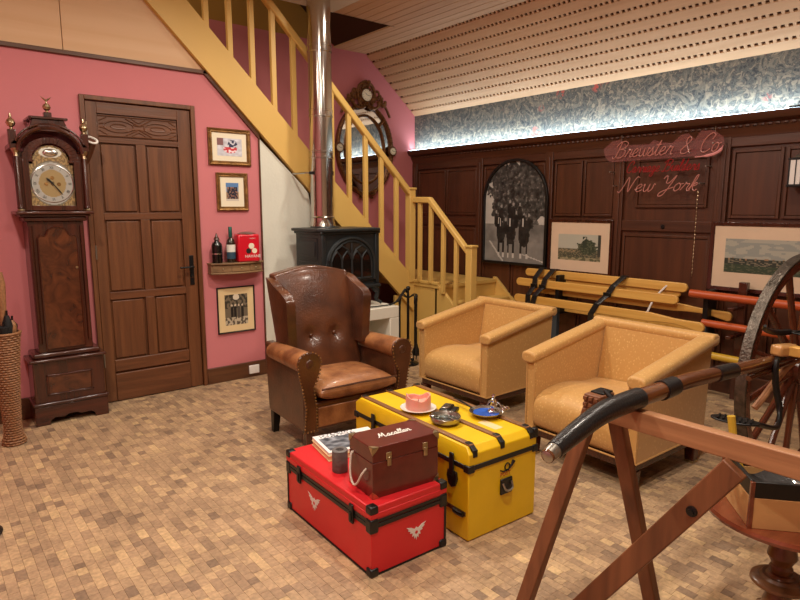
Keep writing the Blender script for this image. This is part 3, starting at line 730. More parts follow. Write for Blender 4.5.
# ---------------------------------------------------------------- pictures on the pink wall
def framed(name, label, x0, x1, z0, z1, fw, matw, fn, fm, mm, cat='picture', depth=.025, grp=None, nu=44, nv=44):
    cx, cz = (x0 + x1) / 2, (z0 + z1) / 2
    t = thing(name, label, cat, (cx, YA, cz)); a, c = (x1 - x0) / 2, (z1 - z0) / 2
    f = MB()
    prf = [(0, 0), (0, depth * .7), (fw * .25, depth), (fw * .55, depth * .75), (fw * .8, depth * .8), (fw, depth * .4), (fw, 0)]
    rings = []
    for sx, sz in ((-1, -1), (1, -1), (1, 1), (-1, 1)):
        rings.append([(sx * (a - d), -h_, sz * (c - d)) for d, h_ in prf])
    f.loft(rings, closed=True).build('frame', fm, t, smooth=30)
    ai, ci = a - fw, c - fw
    box('mount', mm, -ai, ai, -depth * .35, 0, -ci, ci, t)
    mx_, mz_ = matw
    picture('print', fn, nu, nv, lambda u, v: (-ai + mx_ + (2 * ai - 2 * mx_) * u, -depth * .35 - .001, -ci + mz_ + (2 * ci - 2 * mz_) * v), t)
    return t
def pic_sleigh(u, v):
    d = math.hypot((u - .52) / .28, (v - .42) / .26)
    if d < 1 and v < .5: return (200, 60, 70) if nz(u, v, 1, 9) > -.15 else (240, 220, 225)
    if math.hypot((u - .62) / .2, (v - .62) / .3) < 1 and nz(u, v, 2, 8) > -.2: return (50, 54, 84)
    if u < .25 and v > .6: return (130, 90, 90)
    k = 200 + 30 * nz(u, v, 5, 6); return (k, k, k + 8)
def pic_riders(u, v):
    if v > .78: return (90, 130, 180)
    n_ = nz(u, v, 9, 9)
    if abs(u - .5) < .42 and .12 < v < .8: return (28, 34, 52) if n_ > -.15 else (150, 110, 90)
    if v < .12: return (206, 196, 180)
    return (150, 160, 180) if v > .5 else (170, 140, 110)
def pic_family(u, v):
    n_ = nz(u, v, 4, 10)
    for cx in (.3, .45, .6, .76):
        if abs(u - cx) < .055 and .25 < v < .6: return (30, 26, 24) if cx != .6 else (80, 72, 64)
        if math.hypot((u - cx) / .04, (v - .64) / .035) < 1: return (214, 196, 170)
    if math.hypot((u - .5) / .14, (v - .92) / .1) < 1: return (226, 214, 190)
    if v < .25: return (190, 176, 150) if n_ > 0 else (90, 80, 66)
    if v > .55: return (120, 108, 88) if n_ > 0 else (60, 54, 44)
    return (110, 98, 80)
framed('picture_frame', 'broad gilt landscape frame with red sleigh print, higher of two', 1.903, 2.262, 1.785, 2.073, .035, (.04, .04), pic_sleigh, 'gold_frame', 'mat_board')
framed('picture_frame', 'smaller gilt upright frame with dark carriage print below the sleigh print', 1.956, 2.225, 1.422, 1.727, .035, (.045, .045), pic_riders, 'gold_frame', 'mat_board')
framed('picture_frame', 'thin black frame with sepia group photograph hanging under the wall shelf', 1.918, 2.251, .408, .797, .011, (.055, .055), pic_family, 'black_paint', 'mat_cream', depth=.018)
# wall shelf and what stands on it
sh = thing('wall_shelf', 'small bow-fronted brown wooden wall shelf with three drawers', 'shelf', (2.08, YA, .915))
sh.scale = (.94, 1, 1)
bow = lambda o_: [(-.235, 0), (-.235, -.075 - o_)] + [(-.235 + .47 * i / 16, -.075 - o_ - .055 * sin(pi * i / 16)) for i in range(1, 16)] + [(.235, -.075 - o_), (.235, 0)]
MB().prism([(x, y) for x, y in bow(-.01)], 'xy', .01, .078).build('shelf_body', 'shelf_wood', sh)
MB().prism([(x * 1.04, y) for x, y in bow(.008)], 'xy', .078, .092).build('shelf_top', 'shelf_wood', sh, .003)
MB().prism([(x * 1.02, y) for x, y in bow(.002)], 'xy', 0, .012).build('shelf_base', 'shelf_wood', sh, .003)
for a, c in ((-.215, -.08), (-.07, .09), (.10, .215)):
    pts = [(a + (c - a) * i / 6) for i in range(7)]
    yy = lambda x: -.065 - .055 * sin(pi * (x + .235) / .47)
    d = MB().prism([(x, yy(x) - .004) for x in pts] + [(x, yy(x) + .004) for x in pts[::-1]], 'xy', .02, .07).build('drawer', 'shelf_wood', sh)
    xm = (a + c) / 2; MB().ball((xm, yy(xm) - .010, .045), .006, 8).build('drawer_knob', 'brass', d)
ZS = 1.007
t = thing('bottle', 'matt black stoneware bottle with pointed stopper at left of wall shelf', 'bottle', (1.915, YA - .065, ZS))
MB().lathe([(.04, 0), (.042, .01), (.042, .135), (.038, .155), (.018, .175), (.016, .185)], n=20).build('body', 'bottle_black', t)
MB().lathe([(.024, .185), (.02, .20), (.01, .215), (.006, .235), (.001, .24)], n=14).build('stopper', 'leather_dark', t)
MB().lathe([(.0424, .07), (.0428, .075), (.0424, .08)], n=20).build('band', 'silver', t)
t = thing('bottle', 'dark glass bottle with green neck, white and blue label', 'bottle', (2.03, YA - .07, ZS))
MB().lathe([(.034, 0), (.036, .01), (.036, .15), (.03, .18), (.014, .20), (.013, .27)], n=20).build('body', 'bottle_glass', t)
mat('green_foil', (40, 96, 84), 0.35, metal=.5)
MB().lathe([(.0145, .205), (.015, .21), (.015, .285), (.013, .288)], n=16).build('neck_foil', 'green_foil', t)
def wraplabel(z0, z1, r, a0, a1, name, m, par):
    MB().shell(lambda u, v: V((r * cos(R(a0 + (a1 - a0) * u)), r * sin(R(a0 + (a1 - a0) * u)), z0 + (z1 - z0) * v)), lambda u, v: V(((r - .0015) * cos(R(a0 + (a1 - a0) * u)), (r - .0015) * sin(R(a0 + (a1 - a0) * u)), z0 + (z1 - z0) * v)), 12, 1).build(name, m, par)
wraplabel(.085, .145, .0372, 185, 345, 'label', 'label_white', t); wraplabel(.03, .084, .0372, 185, 345, 'label', 'label_blue', t)
t = thing('tin', 'square red metal tin with white lettering and domed lid on wall shelf', 'tin', (2.168, YA - .075, ZS), R(-4))
box('body', 'red_tin', -.092, .092, -.05, .05, 0, .225, t, .012)
MB().lathe([(.075, 0), (.078, .006), (.05, .018), (.0, .022)], (0, 0, .225), 24, Matrix.Translation((0, 0, 0)) @ Matrix.Scale(.62, 4, (0, 1, 0))).build('lid', 'dull_silver', t)
text_flat('lettering', 'HAVANE', .034, FACE_Y(.03, -.0512, .045), 'porcelain', t)
text_flat('small_lettering', 'COGNAC', .012, FACE_Y(.03, -.0512, .192), 'porcelain', t)
# the tin's figures are left as plain pale and dark discs of print
for x, z, r, m_ in ((.02, .13, .024, 'mat_board'), (-.005, .09, .022, 'print_black'), (.045, .09, .022, 'mat_board')):
    MB().lathe([(r, 0), (r, .0006)], n=18, M=FACE_Y(x, -.0505, z)).build('printed_spot', m_, t)
# wall socket
t = tag(box('wall_socket', 'white_plastic', 2.168, 2.262, YA - .034, YA - .018, .03, .104, bevel=.006), 'white double wall socket on the dark baseboard', 'socket')
for x in (2.192, 2.238): MB().lathe([(.018, 0), (.018, .001), (.014, .0015)], n=18, M=FACE_Y(x, YA - .034, .067)).build('outlet', 'white_plastic', t)

# ---------------------------------------------------------------- oval mirror on the wall behind the stairs
mr = thing('oval_mirror', 'large oval mirror in ornate dark gilt frame with clock-face crest behind stairs', 'mirror', (4.14, YM, 2.10))
mr.scale = (.93, 1, .90)
def oval(rx, rz, n=48, y=-.02): return [(rx * cos(2 * pi * k / n), y, rz * sin(2 * pi * k / n)) for k in range(n)]
def ovring(r1x, r1z, r2x, r2z, y0, y1, n=48):
    b_ = MB(); rings = []
    for k in range(n):
        a = 2 * pi * k / n
        rings.append([(r1x * cos(a), y1, r1z * sin(a)), (r1x * cos(a), y0, r1z * sin(a)), (r2x * cos(a), y0, r2z * sin(a)), (r2x * cos(a), y1, r2z * sin(a))])
    return b_.loft(rings, closed=True)
MB().loft([[(p[0], -.012, p[2]) for p in oval(.285, .41)], [(p[0], -.022, p[2]) for p in oval(.285, .41)]]).build('mirror_glass', 'mirror_glass', mr)
ovring(.39, .53, .30, .425, -.026, -.01).build('border_glass', 'mirror_glass', mr)
ovring(.425, .565, .385, .525, -.06, 0).build('outer_frame', 'old_gold', mr, .01)
ovring(.31, .435, .28, .405, -.045, -.01).build('inner_frame', 'old_gold', mr, .008)
bd = MB()
for k in range(60):
    a = 2 * pi * k / 60; bd.ball((.405 * cos(a), -.062, .545 * sin(a)), .013, 6)
    a = 2 * pi * (k + .5) / 60; bd.ball((.296 * cos(a), -.046, .42 * sin(a)), .008, 6)
bd.build('beading', 'old_gold', mr, kind='stuff')
for a in (45, 90 + 45, 225, 315):
    c_, s_ = cos(R(a)), sin(R(a))
    MB().tube([(.30 * c_, -.04, .425 * s_), (.39 * c_, -.04, .53 * s_)], .014, 8).build('bridge', 'old_gold', mr)
def medallion(x, z, r, nm):
    md = MB().lathe([(r * 1.25, 0), (r * 1.3, .02), (r * 1.1, .035), (r, .03), (.001, .03)], n=24, M=FACE_Y(x, -.045, z)).build(nm, 'old_gold', mr)
    MB().lathe([(r * .97, 0), (r * .97, .003)], n=24, M=FACE_Y(x, -.0755, z)).build('enamel_face', 'mat_board', md)
    for k in range(12):
        a = 2 * pi * k / 12
        MB().box(-.0015, .0015, -.001, .0, r * .68, r * .88, Matrix.Translation((x, -.079, z)) @ Matrix.Rotation(a, 4, 'Y')).build('hour_mark', 'print_black', md, smooth=0)
    for a, ln in ((R(-50), r * .45), (R(100), r * .7)):
        MB().box(-.002, .002, -.002, .0, 0, ln, Matrix.Translation((x, -.08, z)) @ Matrix.Rotation(a, 4, 'Y')).build('hand', 'print_black', md, smooth=0)
    wr_ = MB()
    for k in range(14):
        a = 2 * pi * k / 14; wr_.ball((x + r * 1.35 * cos(a), -.06, z + r * 1.35 * sin(a)), r * .28, 6)
    wr_.build('wreath', 'old_gold', md)
medallion(0, .66, .072, 'crest_clock'); medallion(.40, -.0, .045, 'side_medallion'); medallion(-.40, -.0, .045, 'side_medallion')
random.seed(3)
cr_ = MB()
for s in (-1, 1):
    for pth, r in (([(0.02, .52), (.10, .50), (.2, .55), (.24, .62), (.19, .66), (.16, .62)], .018), ([(.08, .55), (.13, .66), (.10, .76), (.05, .80), (.02, .76)], .02), ([(.2, .58), (.28, .55), (.33, .48), (.36, .42)], .016), ([(.12, .70), (.18, .72), (.2, .66)], .014), ([(.02, -.54), (.1, -.56), (.15, -.5), (.22, -.47)], .016)):
        cr_.tube(smooth_path([(s * x, -.06, z) for x, z in pth]), r, 7)
    for k in range(26):
        t_ = random.random(); x = .03 + .27 * t_; z = .53 + (.24 * (1 - t_) + .04) * random.random() + .02
        cr_.ball((s * x, -.06 - .02 * random.random(), z), .014 + .014 * random.random(), 6, (1, .8, 1.2))
for k in range(9):
    cr_.ball((random.uniform(-.05, .05), -.07, random.uniform(.76, .83)), .018, 6)
for k in range(12):
    cr_.ball((random.uniform(-.12, .12), -.06, random.uniform(-.60, -.54)), .018, 6)
cr_.build('carved_crest', 'old_gold', mr, kind='stuff')

# ---------------------------------------------------------------- hearth, stove, flue, fire tools
he = thing('hearth_block', 'pale plastered hearth plinth with open wood niche under the stove', 'hearth', (2.86, 4.38, 0))
HX0, HX1, HY0, HY1, HZ = -.40, .415, -.35, .345, .60
box('hearth_top', 'hearth', HX0, HX1, HY0, HY1, HZ - .10, HZ, he, .006)
box('pier', 'hearth', HX1 - .10, HX1, HY0, HY1, 0, HZ - .10, he, .005); box('pier', 'hearth', HX0, HX0 + .12, HY0, HY1, 0, HZ - .10, he, .005)
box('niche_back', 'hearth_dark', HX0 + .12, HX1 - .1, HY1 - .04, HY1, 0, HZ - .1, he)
box('hearth_base', 'hearth', HX0 + .12, HX1 - .1, HY0 + .01, HY1 - .04, 0, .06, he, .005)
sv = thing('wood_stove', 'black cast-iron wood stove with gothic arched glass door on plinth', 'stove', (2.865, 4.36, .60))
def vb(name, x0, x1, y0, y1, z0, z1, bv=.006, par=None, m='cast_iron'): return box(name, m, x0, x1, y0, y1, z0, z1, par or sv, bv)
body = vb('body', -.285, .285, -.19, .22, .19, .635)
vb('base_plate', -.305, .305, -.215, .235, .165, .195, .01); vb('base_plate', -.295, .295, -.20, .225, .19, .205, .006)
MB().prism([(-.32, -.18), (-.28, -.235), (.28, -.235), (.32, -.18), (.32, .24), (-.32, .24)], 'xy', .652, .678).build('top_plate', 'cast_iron', sv, .008)
vb('cornice', -.30, .30, -.21, .23, .63, .655, .008)
for s in (-1, 1):
    for yy in (-.17, .19):
        MB().tube(smooth_path([(s * .25, yy, .17), (s * .285, yy - .01, .12), (s * .275, yy - .005, .06), (s * .30, yy - .02, .035), (s * .315, yy - .03, .024)]), [.03] * 4 + [.022] * 4 + [.015] * 4 + [.014] * 4 + [.018], 8).build('leg', 'cast_iron', sv)
    vb('corner_column', s * .27 - .02, s * .27 + .02, -.205, -.17, .205, .63, .006)
    for (a, c) in ((.24, .40), (.42, .60)):
        MB().box(s * .286 - .004, s * .286 + .004, -.13, .17, a, c).build('side_panel', 'cast_iron', sv, .003)
        vb('side_relief', s * .292 - .004, s * .292 + .004, -.10, .14, a + .03, c - .03, .003)
dcz = .36
door = MB().prism([(-.22, .225), (.22, .225), (.22, dcz)] + arc(0, dcz, .22, 0, 180, 24, .235) + [(-.22, dcz)], 'xz', -.205, -.185).build('stove_door', 'cast_iron', sv, .004)
door.scale = (1.14, 1, 1.03)
MB().prism([(-.175, .25), (.175, .25), (.175, dcz)] + arc(0, dcz, .175, 0, 180, 20, .19) + [(-.175, dcz)], 'xz', -.2075, -.204).build('door_glass', 'dark_glass', door, smooth=0)
MB().tube([(-.205, -.208, .235)] + [(x, -.208, z) for x, z in arc(0, dcz, .205, 180, 0, 24, .22)] + [(.205, -.208, .235)], .013, 8).build('arch_rim', 'cast_iron', door)
MB().tube([(-.18, -.208, .25)] + [(x, -.208, z) for x, z in arc(0, dcz, .18, 180, 0, 24, .195)] + [(.18, -.208, .25), (-.18, -.208, .25)], .008, 8).build('arch_rim', 'cast_iron', door)
tc_ = MB()
for x in (-.0875, 0, .0875): tc_.tube([(x, -.211, .25), (x, -.211, .42 if x else .54)], .008, 6)
for c_ in (-.131, -.044, .044, .131):
    tc_.tube([(c_ - .044, -.211, .40), (c_ - .03, -.211, .44), (c_, -.211, .475), (c_ + .03, -.211, .44), (c_ + .044, -.211, .40)], .007, 6)
for c_ in (-.0875, .0875): tc_.tube([(c_ - .085, -.211, .42), (c_ - .05, -.211, .49), (c_, -.211, .52), (c_ + .05, -.211, .49), (c_ + .085, -.211, .42)], .007, 6)
tc_.build('tracery', 'cast_iron', door)
MB().tube([(-.235, -.2, .42), (-.235, -.235, .42), (-.235, -.24, .33), (-.235, -.2, .33)], .007, 8).build('door_handle', 'black_iron', sv)
MB().lathe([(.13, 0), (.125, .012), (.115, .014)], (-.05, .12, .677), 24).build('flue_collar', 'cast_iron', sv)
fl = thing('flue_pipe', 'polished steel stove flue rising from black stove to ceiling', 'flue pipe', (2.802, 4.50, 1.29))
z = 0
for z1 in (.60, .94, 1.46, 1.90):
    MB().lathe([(.098, z), (.098, z1 - .004), (.094, z1 - .002)], n=32).build('pipe_section', 'steel', fl)
    if z1 < 1.86: MB().lathe([(.099, z1 - .032), (.104, z1 - .028), (.104, z1 - .018), (.100, z1 - .015), (.100, z1 + .015), (.104, z1 + .018), (.104, z1 + .028), (.099, z1 + .032)], n=32).build('joint_band', 'steel', fl)
    z = z1
MB().lathe([(.099, 0), (.112, .0), (.108, .02), (.1, .05), (.1, .07), (.108, .075), (.1, .085)], n=32).build('base_ring', 'steel', fl)
bk = MB().lathe([(.1, .43), (.106, .43), (.106, .465), (.1, .465)], n=32).build('clamp', 'steel', fl)
MB().tube([(-.10, -.02, .447), (-.16, .0, .447), (-.165, .20, .447)], .008, 8).build('bracket_arm', 'steel', bk); MB().tube([(.10, .0, .447), (.125, .03, .447), (.125, .2, .447)], .008, 8).build('bracket_arm', 'steel', bk)
box('bolt', 'black_iron', -.135, -.10, -.035, -.015, .435, .459, bk, .003)
# poker lying across the plinth edge, tool stand on the floor
pk_ = MB().tube(smooth_path([(2.98, 4.07, .612), (3.10, 4.06, .612), (3.20, 4.06, .615), (3.27, 4.05, .64), (3.33, 4.05, .70), (3.36, 4.05, .73), (3.385, 4.05, .71)]), [.006] * 8 + [.009] * 4 + [.012] * 8 + [.014] * 5, 8).build('poker', 'black_iron')
tag(pk_, 'curved black iron poker resting on the right edge of the stove plinth', 'poker')
ts = thing('fire_tool_stand', 'black wrought-iron fire tool stand beside the pale stove plinth', 'fire tools', (3.52, 4.20, 0))
MB().lathe([(.10, 0), (.10, .012), (.03, .02), (.015, .03)], n=20).build('base', 'black_iron', ts)
for k in range(3):
    a = 2 * pi * k / 3 + .4; MB().ball((.085 * cos(a), .085 * sin(a), .02), .018, 8).build('foot', 'black_iron', ts)
MB().tube([(0, 0, .02), (0, 0, .66), (0, 0, .70)], [.013, .012, .008], 10).build('pole', 'black_iron', ts)
MB().ball((0, 0, .715), .022, 10).build('knob', 'black_iron', ts)
MB().tube(smooth_path([(-.1, 0, .60), (-.11, 0, .64), (-.07, 0, .655), (0, 0, .63), (.07, 0, .655), (.11, 0, .64), (.1, 0, .60)]), .006, 6).build('crossbar', 'black_iron', ts)
MB().tube(smooth_path([(0, -.1, .60), (0, -.11, .64), (0, -.07, .655), (0, 0, .63), (0, .07, .655), (0, .11, .64), (0, .1, .60)]), .006, 6).build('crossbar', 'black_iron', ts)
for (dx, dy, lab, kind) in ((-.1, 0, 'black iron fire shovel hanging left on the tool stand', 'shovel'), (.1, 0, 'black fire brush hanging right on the tool stand', 'brush'), (0, -.1, 'black iron fire tongs hanging in front on the tool stand', 'tongs')):
    q = thing({'shovel': 'fire_shovel', 'brush': 'fire_brush', 'tongs': 'fire_tongs'}[kind], lab, kind, (3.52 + dx, 4.20 + dy, 0))
    MB().tube([(0, 0, .17), (0, 0, .50), (0, 0, .56)], [.010, .009, .011], 8).build('rod', 'black_iron', q)
    MB().tube([(0, 0, .56), (0, 0, .60), (0, 0, .645), (0, 0, .655)], [.008, .013, .011, .004], 10).build('handle', 'black_iron', q)
    if kind == 'shovel': MB().prism([(-.045, .06), (.045, .06), (.05, .17), (.02, .20), (-.02, .20), (-.05, .17)], 'xz', -.012, -.004).build('blade', 'black_iron', q, .003)
    elif kind == 'brush': MB().lathe([(.035, .07), (.03, .12), (.012, .18)], n=14).build('bristles', 'black_paint', q)
    else:
        for s in (-1, 1): MB().tube([(0, 0, .2), (s * .03, 0, .14), (s * .012, 0, .06)], .005, 6).build('jaw', 'black_iron', q)

# ---------------------------------------------------------------- wing chair
wc = thing('wing_chair', 'worn brown leather wing armchair with buttoned back and nailed scroll arms', 'armchair', (2.05, 3.15, 0), R(-4))
LD, LT = 'leather_dark', 'leather_tan'
# local: front towards -y, x across
for s in (-1, 1):
    MB().prism([(-.245, .15), (.28, .15), (.32, .60), (-.19, .60), (-.235, .45)], 'yz', s * .29, s * .355).build('side_panel', LD, wc, .015, 3)
    # arm roll
    n_ = 12; rings = []
    for i in range(n_ + 1):
        t_ = i / n_; y = -.245 + .48 * t_; rr_ = .072 - .012 * t_; zc = .565 - .012 * t_
        rings.append([(s * (.325 + .0) + s * 0 + rr_ * 1.0 * cos(2 * pi * k / 20), y, zc + rr_ * .9 * sin(2 * pi * k / 20)) for k in range(20)])
    MB().loft(rings).build('arm', LT, wc, .02, 3)
    # scroll front facing with nail trim
    fp = [(s * .285, .16), (s * .365, .16), (s * .352, .30), (s * .372, .42), (s * .392, .50)] + [(s * (.325 + .074 * cos(R(a))), .565 + .068 * sin(R(a))) for a in range(-20, 205, 18)] + [(s * .262, .50), (s * .30, .42), (s * .285, .30)]
    MB().prism(fp, 'xz', -.262, -.242).build('scroll_front', LD, wc, .006)
    MB().ball((s * .325, -.262, .565), .026, 10, (1, .3, 1)).build('scroll_button', LD, wc)
    nt_ = MB(); P_ = [V((a, -.264, b)) for a, b in fp]; L0 = 0
    P_ = P_ + [P_[0]]; acc = 0
    for a, c in zip(P_, P_[1:]):
        d = (c - a).length; m_ = max(1, int(d / .019))
        for j in range(m_): nt_.ball(tuple(a + (c - a) * j / m_ + V((0, 0, 0))), .0065, 6, (1, .6, 1))
    nt_.build('nail_trim', 'gold_frame', wc, kind='stuff')
    # wing
    wg = [(.40, .60), (.30, .62), (.16, .63), (.08, .70), (.06, .80), (.055, .92), (.09, 1.0), (.16, 1.035), (.26, 1.03), (.46, .99)]
    def wing(u, v, o_, s=s):
        # u along height .60..1.03, v from back (0) to front edge (1)
        z = .56 + .44 * u
        fy = .065 + .02 * (1 - u) + .17 * max(0, (u - .72) / .28) ** 2.2
        by = .29 + .10 * u
        y = by + (fy - by) * v
        x = .262 + .02 * u
        zz = z - .05 * v ** 2 * u ** 3
        th = .026 * (1 - .25 * (2 * v - 1) ** 2) + .010 * v
        return V((s * (x + o_ * th), y, zz))
    MB().shell(lambda u, v: wing(u, v, -1), lambda u, v: wing(u, v, 1), 16, 10).build('wing', LD, wc, .018, 3)
btn = [(-.085, .625), (.085, .625)]
def backf(u, v, side):
    x = -.27 + .54 * u; z = .38 + .64 * v
    z += .045 * sin(pi * u) ** 1.2 * v ** 4
    y = .135 + .19 * v
    if side:
        bul = .045 * (sin(pi * u) ** .6) * (sin(pi * min(1, v * 1.02 + .02)) ** .5 if v < .98 else 0)
        for bx, bz in btn:
            d2 = ((x - bx) / .05) ** 2 + ((z - bz) / .05) ** 2
            bul -= .032 * math.exp(-d2)
            # pleat upwards
        return V((x, y - bul, z))
    return V((x, y + .10, z + .0))
MB().shell(lambda u, v: backf(u, v, 1), lambda u, v: backf(u, v, 0), 36, 36).build('backrest', LD, wc, .018, 3)
for bx, bz in btn: MB().ball((bx, .135 + .19 * (bz - .38) / .64 - .016, bz), .014, 10).build('button', LD, wc)
def cush(u, v, top):
    x = -.268 + .536 * u; y = -.285 + .45 * v
    e = (1 - (2 * u - 1) ** 6) * (1 - (2 * v - 1) ** 6)
    z = .375 + (1 if top else -1) * (.045 * e + .018) + (.012 * sin(pi * u) * sin(pi * v) if top else 0)
    return V((x, y, z))
MB().shell(lambda u, v: cush(u, v, 1), lambda u, v: cush(u, v, 0), 16, 16).build('seat_cushion', LT, wc, .012, 2)
pp_ = [(-.268, -.287), (.268, -.287)]
MB().tube([(-.262, -.288, .408), (0, -.291, .412), (.262, -.288, .408)], .006, 6).build('piping', LD, wc)
MB().box(-.29, .29, -.235, .26, .15, .32).build('seat_rail', LD, wc, .015, 3)
MB().box(-.27, .27, -.248, -.235, .17, .29).build('front_apron', LT, wc, .01, 3)
for s in (-1, 1):
    MB().loft([[(s * .32 + a * w_, y + c * w_, z) for a, c in ((-1, -1), (1, -1), (1, 1), (-1, 1))] for z, y, w_ in ((.155, .25, .026), (0, .27, .019))]).build('leg', 'black_paint', wc, .003)
    MB().loft([[(s * .315 + a * w_, y + c * w_, z) for a, c in ((-1, -1), (1, -1), (1, 1), (-1, 1))] for z, y, w_ in ((.155, -.21, .028), (0, -.21, .02))]).build('leg', 'mahogany', wc, .003)

# ---------------------------------------------------------------- club armchairs
def club_chair(label, loc, rz, sc):
    t = thing('club_armchair', label, 'armchair', loc, rz, 'gold armchairs'); t.scale = (sc, sc, sc)
    G = 'gold_damask'; Wd, D = .72, .70      # local: front edge at x=0, faces -x, near side at y=0
    zf, zb = .605, .735
    th = .062
    for s, y0 in ((0, 0), (1, Wd - th)):
        MB().prism([(0, .165), (D, .165), (D + .03, zb - .02), (0, zf - .02)], 'xz', y0, y0 + th).build('side_panel', G, t, .008)
        yc = y0 + th / 2 + (-.012 if s == 0 else .012)
        n_ = 10; rings = []
        for i in range(n_ + 1):
            q = i / n_; x = -.018 + (D + .05) * q; z = zf - .018 + (zb - zf) * q
            rings.append([(x, yc + .052 * (abs(cos(a)) ** .7) * (1 if cos(a) > 0 else -1), z + .034 * (abs(sin(a)) ** .8) * (1 if sin(a) > 0 else -1)) for a in [2 * pi * k / 18 for k in range(18)]])
        MB().loft(rings).build('arm_pad', G, t, .012, 3)
        MB().tube([(-.003, y0 + .004, .17), (-.003, y0 + .004, zf - .04)], .0045, 6).build('piping', G, t)
        MB().tube([(-.003, y0 + th - .004, .17), (-.003, y0 + th - .004, zf - .04)], .0045, 6).build('piping', G, t)
    MB().prism([(D - .10, .30), (D - .03, zb - .03), (D + .035, zb - .03), (D, .165), (D - .1, .165)], 'xz', th, Wd - th).build('backrest', G, t, .008)
    rings = []
    for i in range(13):
        y = -.03 + (Wd + .06) * i / 12
        rings.append([(D + .006 + .040 * (abs(cos(a)) ** .7) * (1 if cos(a) > 0 else -1), y, zb - .018 + .034 * (abs(sin(a)) ** .8) * (1 if sin(a) > 0 else -1)) for a in [2 * pi * k / 18 for k in range(18)]])
    MB().loft(rings).build('back_roll', G, t, .012, 3)
    def seat(u, v, top_):
        y = th + .002 + (Wd - 2 * th - .004) * v
        a = u
        if top_:
            # front face curls into the top
            if u < .4:
                q = u / .4; ang = -pi / 2 + pi * q * .9
                x = .0 - .0 + .055 * (1 - cos(pi * (q) * .5)) - .02 * sin(pi * q); z = .20 + .17 * sin(pi / 2 * q)
            else:
                q = (u - .4) / .6; x = .055 + (D - .15) * q; z = .37 + .03 * sin(pi * min(1, q * 1.2 + .1))
            z += .018 * sin(pi * v) * min(1, u * 2)
            return V((x, y, z))
        return V((.03 + (D - .13) * u, y, .17))
    MB().shell(lambda u, v: seat(u, v, 1), lambda u, v: seat(u, v, 0), 24, 14).build('seat', G, t, smooth=60)
    box('base_frame', 'mahogany', .012, D - .01, .012, Wd - .012, .12, .168, t, .005)
    MB().tube([(-.002, -.002, .17), (D, -.002, .17), (D, Wd + .002, .17), (-.002, Wd + .002, .17)], .005, 6, True).build('piping', G, t)
    for x in (.035, D - .045):
        for y in (.04, Wd - .04):
            l = MB().loft([[(x + a * w_, y + c * w_, z) for a, c in ((-1, -1), (1, -1), (1, 1), (-1, 1))] for z, w_ in ((.12, .032), (0.012, .026), (0, .026))]).build('leg', 'mahogany', t, .004)
            box('ferrule', 'brass', x - .0275, x + .0275, y - .0275, y + .0275, 0, .014, l)
    return t
c1 = club_chair('gold damask square armchair nearer the camera, behind the wooden trestle', (2.73, 1.47, 0), R(-1.5), 1.0)
c2 = copy_tree(c1); c2.location = (2.955, 2.69, 0); c2.rotation_euler = (0, 0, R(0)); c2.scale = (.965, .965, .965)
c2['label'] = 'gold damask square armchair standing next to the staircase foot'

# ---------------------------------------------------------------- trunks
def trunk_xf(loc, rz): return Matrix.Translation(loc) @ Matrix.Rotation(rz, 4, 'Z')
rt = thing('trunk', 'low red trunk with black corners and white eagle emblems', 'trunk', (1.294, 1.765, 0), R(-2.0))
W1, L1, H1 = .383, .711, .2945
box('trunk_body', 'red_vinyl', 0, W1, 0, L1, .006, .222, rt, .004)
lid = box('trunk_lid', 'red_vinyl', -.003, W1 + .003, -.003, L1 + .003, .226, H1, rt, .006)
box('lid_step', 'red_vinyl', -.006, W1 + .006, -.006, L1 + .006, .245, .268, lid, .004)
for z, n_ in ((.205, .222), (.226, .240)):
    f = MB(); e = .005
    f.box(-e, W1 + e, -e, 0, z, n_); f.box(-e, W1 + e, L1, L1 + e, z, n_); f.box(-e, 0, 0, L1, z, n_); f.box(W1, W1 + e, 0, L1, z, n_)
    f.build('edge_band', 'black_paint', rt, .001)
for x in (0, W1):
    for y in (0, L1):
        for z0, z1, m_ in ((.0, .035, 1), (.185, .245, 1), (H1 - .03, H1 + .004, 1)):
            sx = 1 if x else -1; sy = 1 if y else -1
            box('corner_cap', 'black_paint', min(x + sx * .008, x - sx * .032), max(x + sx * .008, x - sx * .032), min(y + sy * .008, y - sy * .032), max(y + sy * .008, y - sy * .032), z0, z1, rt, .007)
        MB().tube([(x, y, .0), (x, y, .2)], .006, 6).build('corner_edge', 'black_paint', rt) if not (x == 0 and y == 0) else None
for y in (.13, .58):
    la = box('latch', 'black_paint', -.014, -.004, y - .014, y + .014, .18, .262, rt, .003)
    box('latch_hook', 'black_iron', -.019, -.013, y - .008, y + .008, .19, .23, la, .002)
MB().tube([(0, 0, .004), (W1, 0, .004), (W1, L1, .004), (0, L1, .004)], .005, 6, True).build('bottom_edge', 'black_paint', rt)
EAG = [(0, .030), (.010, .022), (.03, .034), (.056, .040), (.04, .026), (.048, .024), (.032, .014), (.036, .008), (.02, .004), (.024, -.012), (.012, -.008), (.012, -.026), (.004, -.016), (0, -.034)]
EAG = EAG + [(-x, z) for x, z in EAG[::-1][1:-1]]
def eagle(par, M, m_='silver_white', sc=1.0):
    b_ = MB().prism([(x * sc, z * sc) for x, z in EAG], 'xy', 0, .0012); b_.tf(M)
    e = b_.build('eagle_emblem', m_, par, smooth=0)
    k = MB().lathe([(.008 * sc, 0), (.008 * sc, .0008)], n=10, M=M @ Matrix.Translation((0, .004 * sc, .0012))).build('emblem_shield', 'red_vinyl', e)
eagle(rt, FACE_Y(.225, -.0008, .115), sc=.92)
eagle(rt, Matrix.Translation((-.0008, .455, .125)) @ Matrix.Rotation(-pi / 2, 4, 'Z') @ Matrix.Rotation(pi / 2, 4, 'X'), sc=1.0)

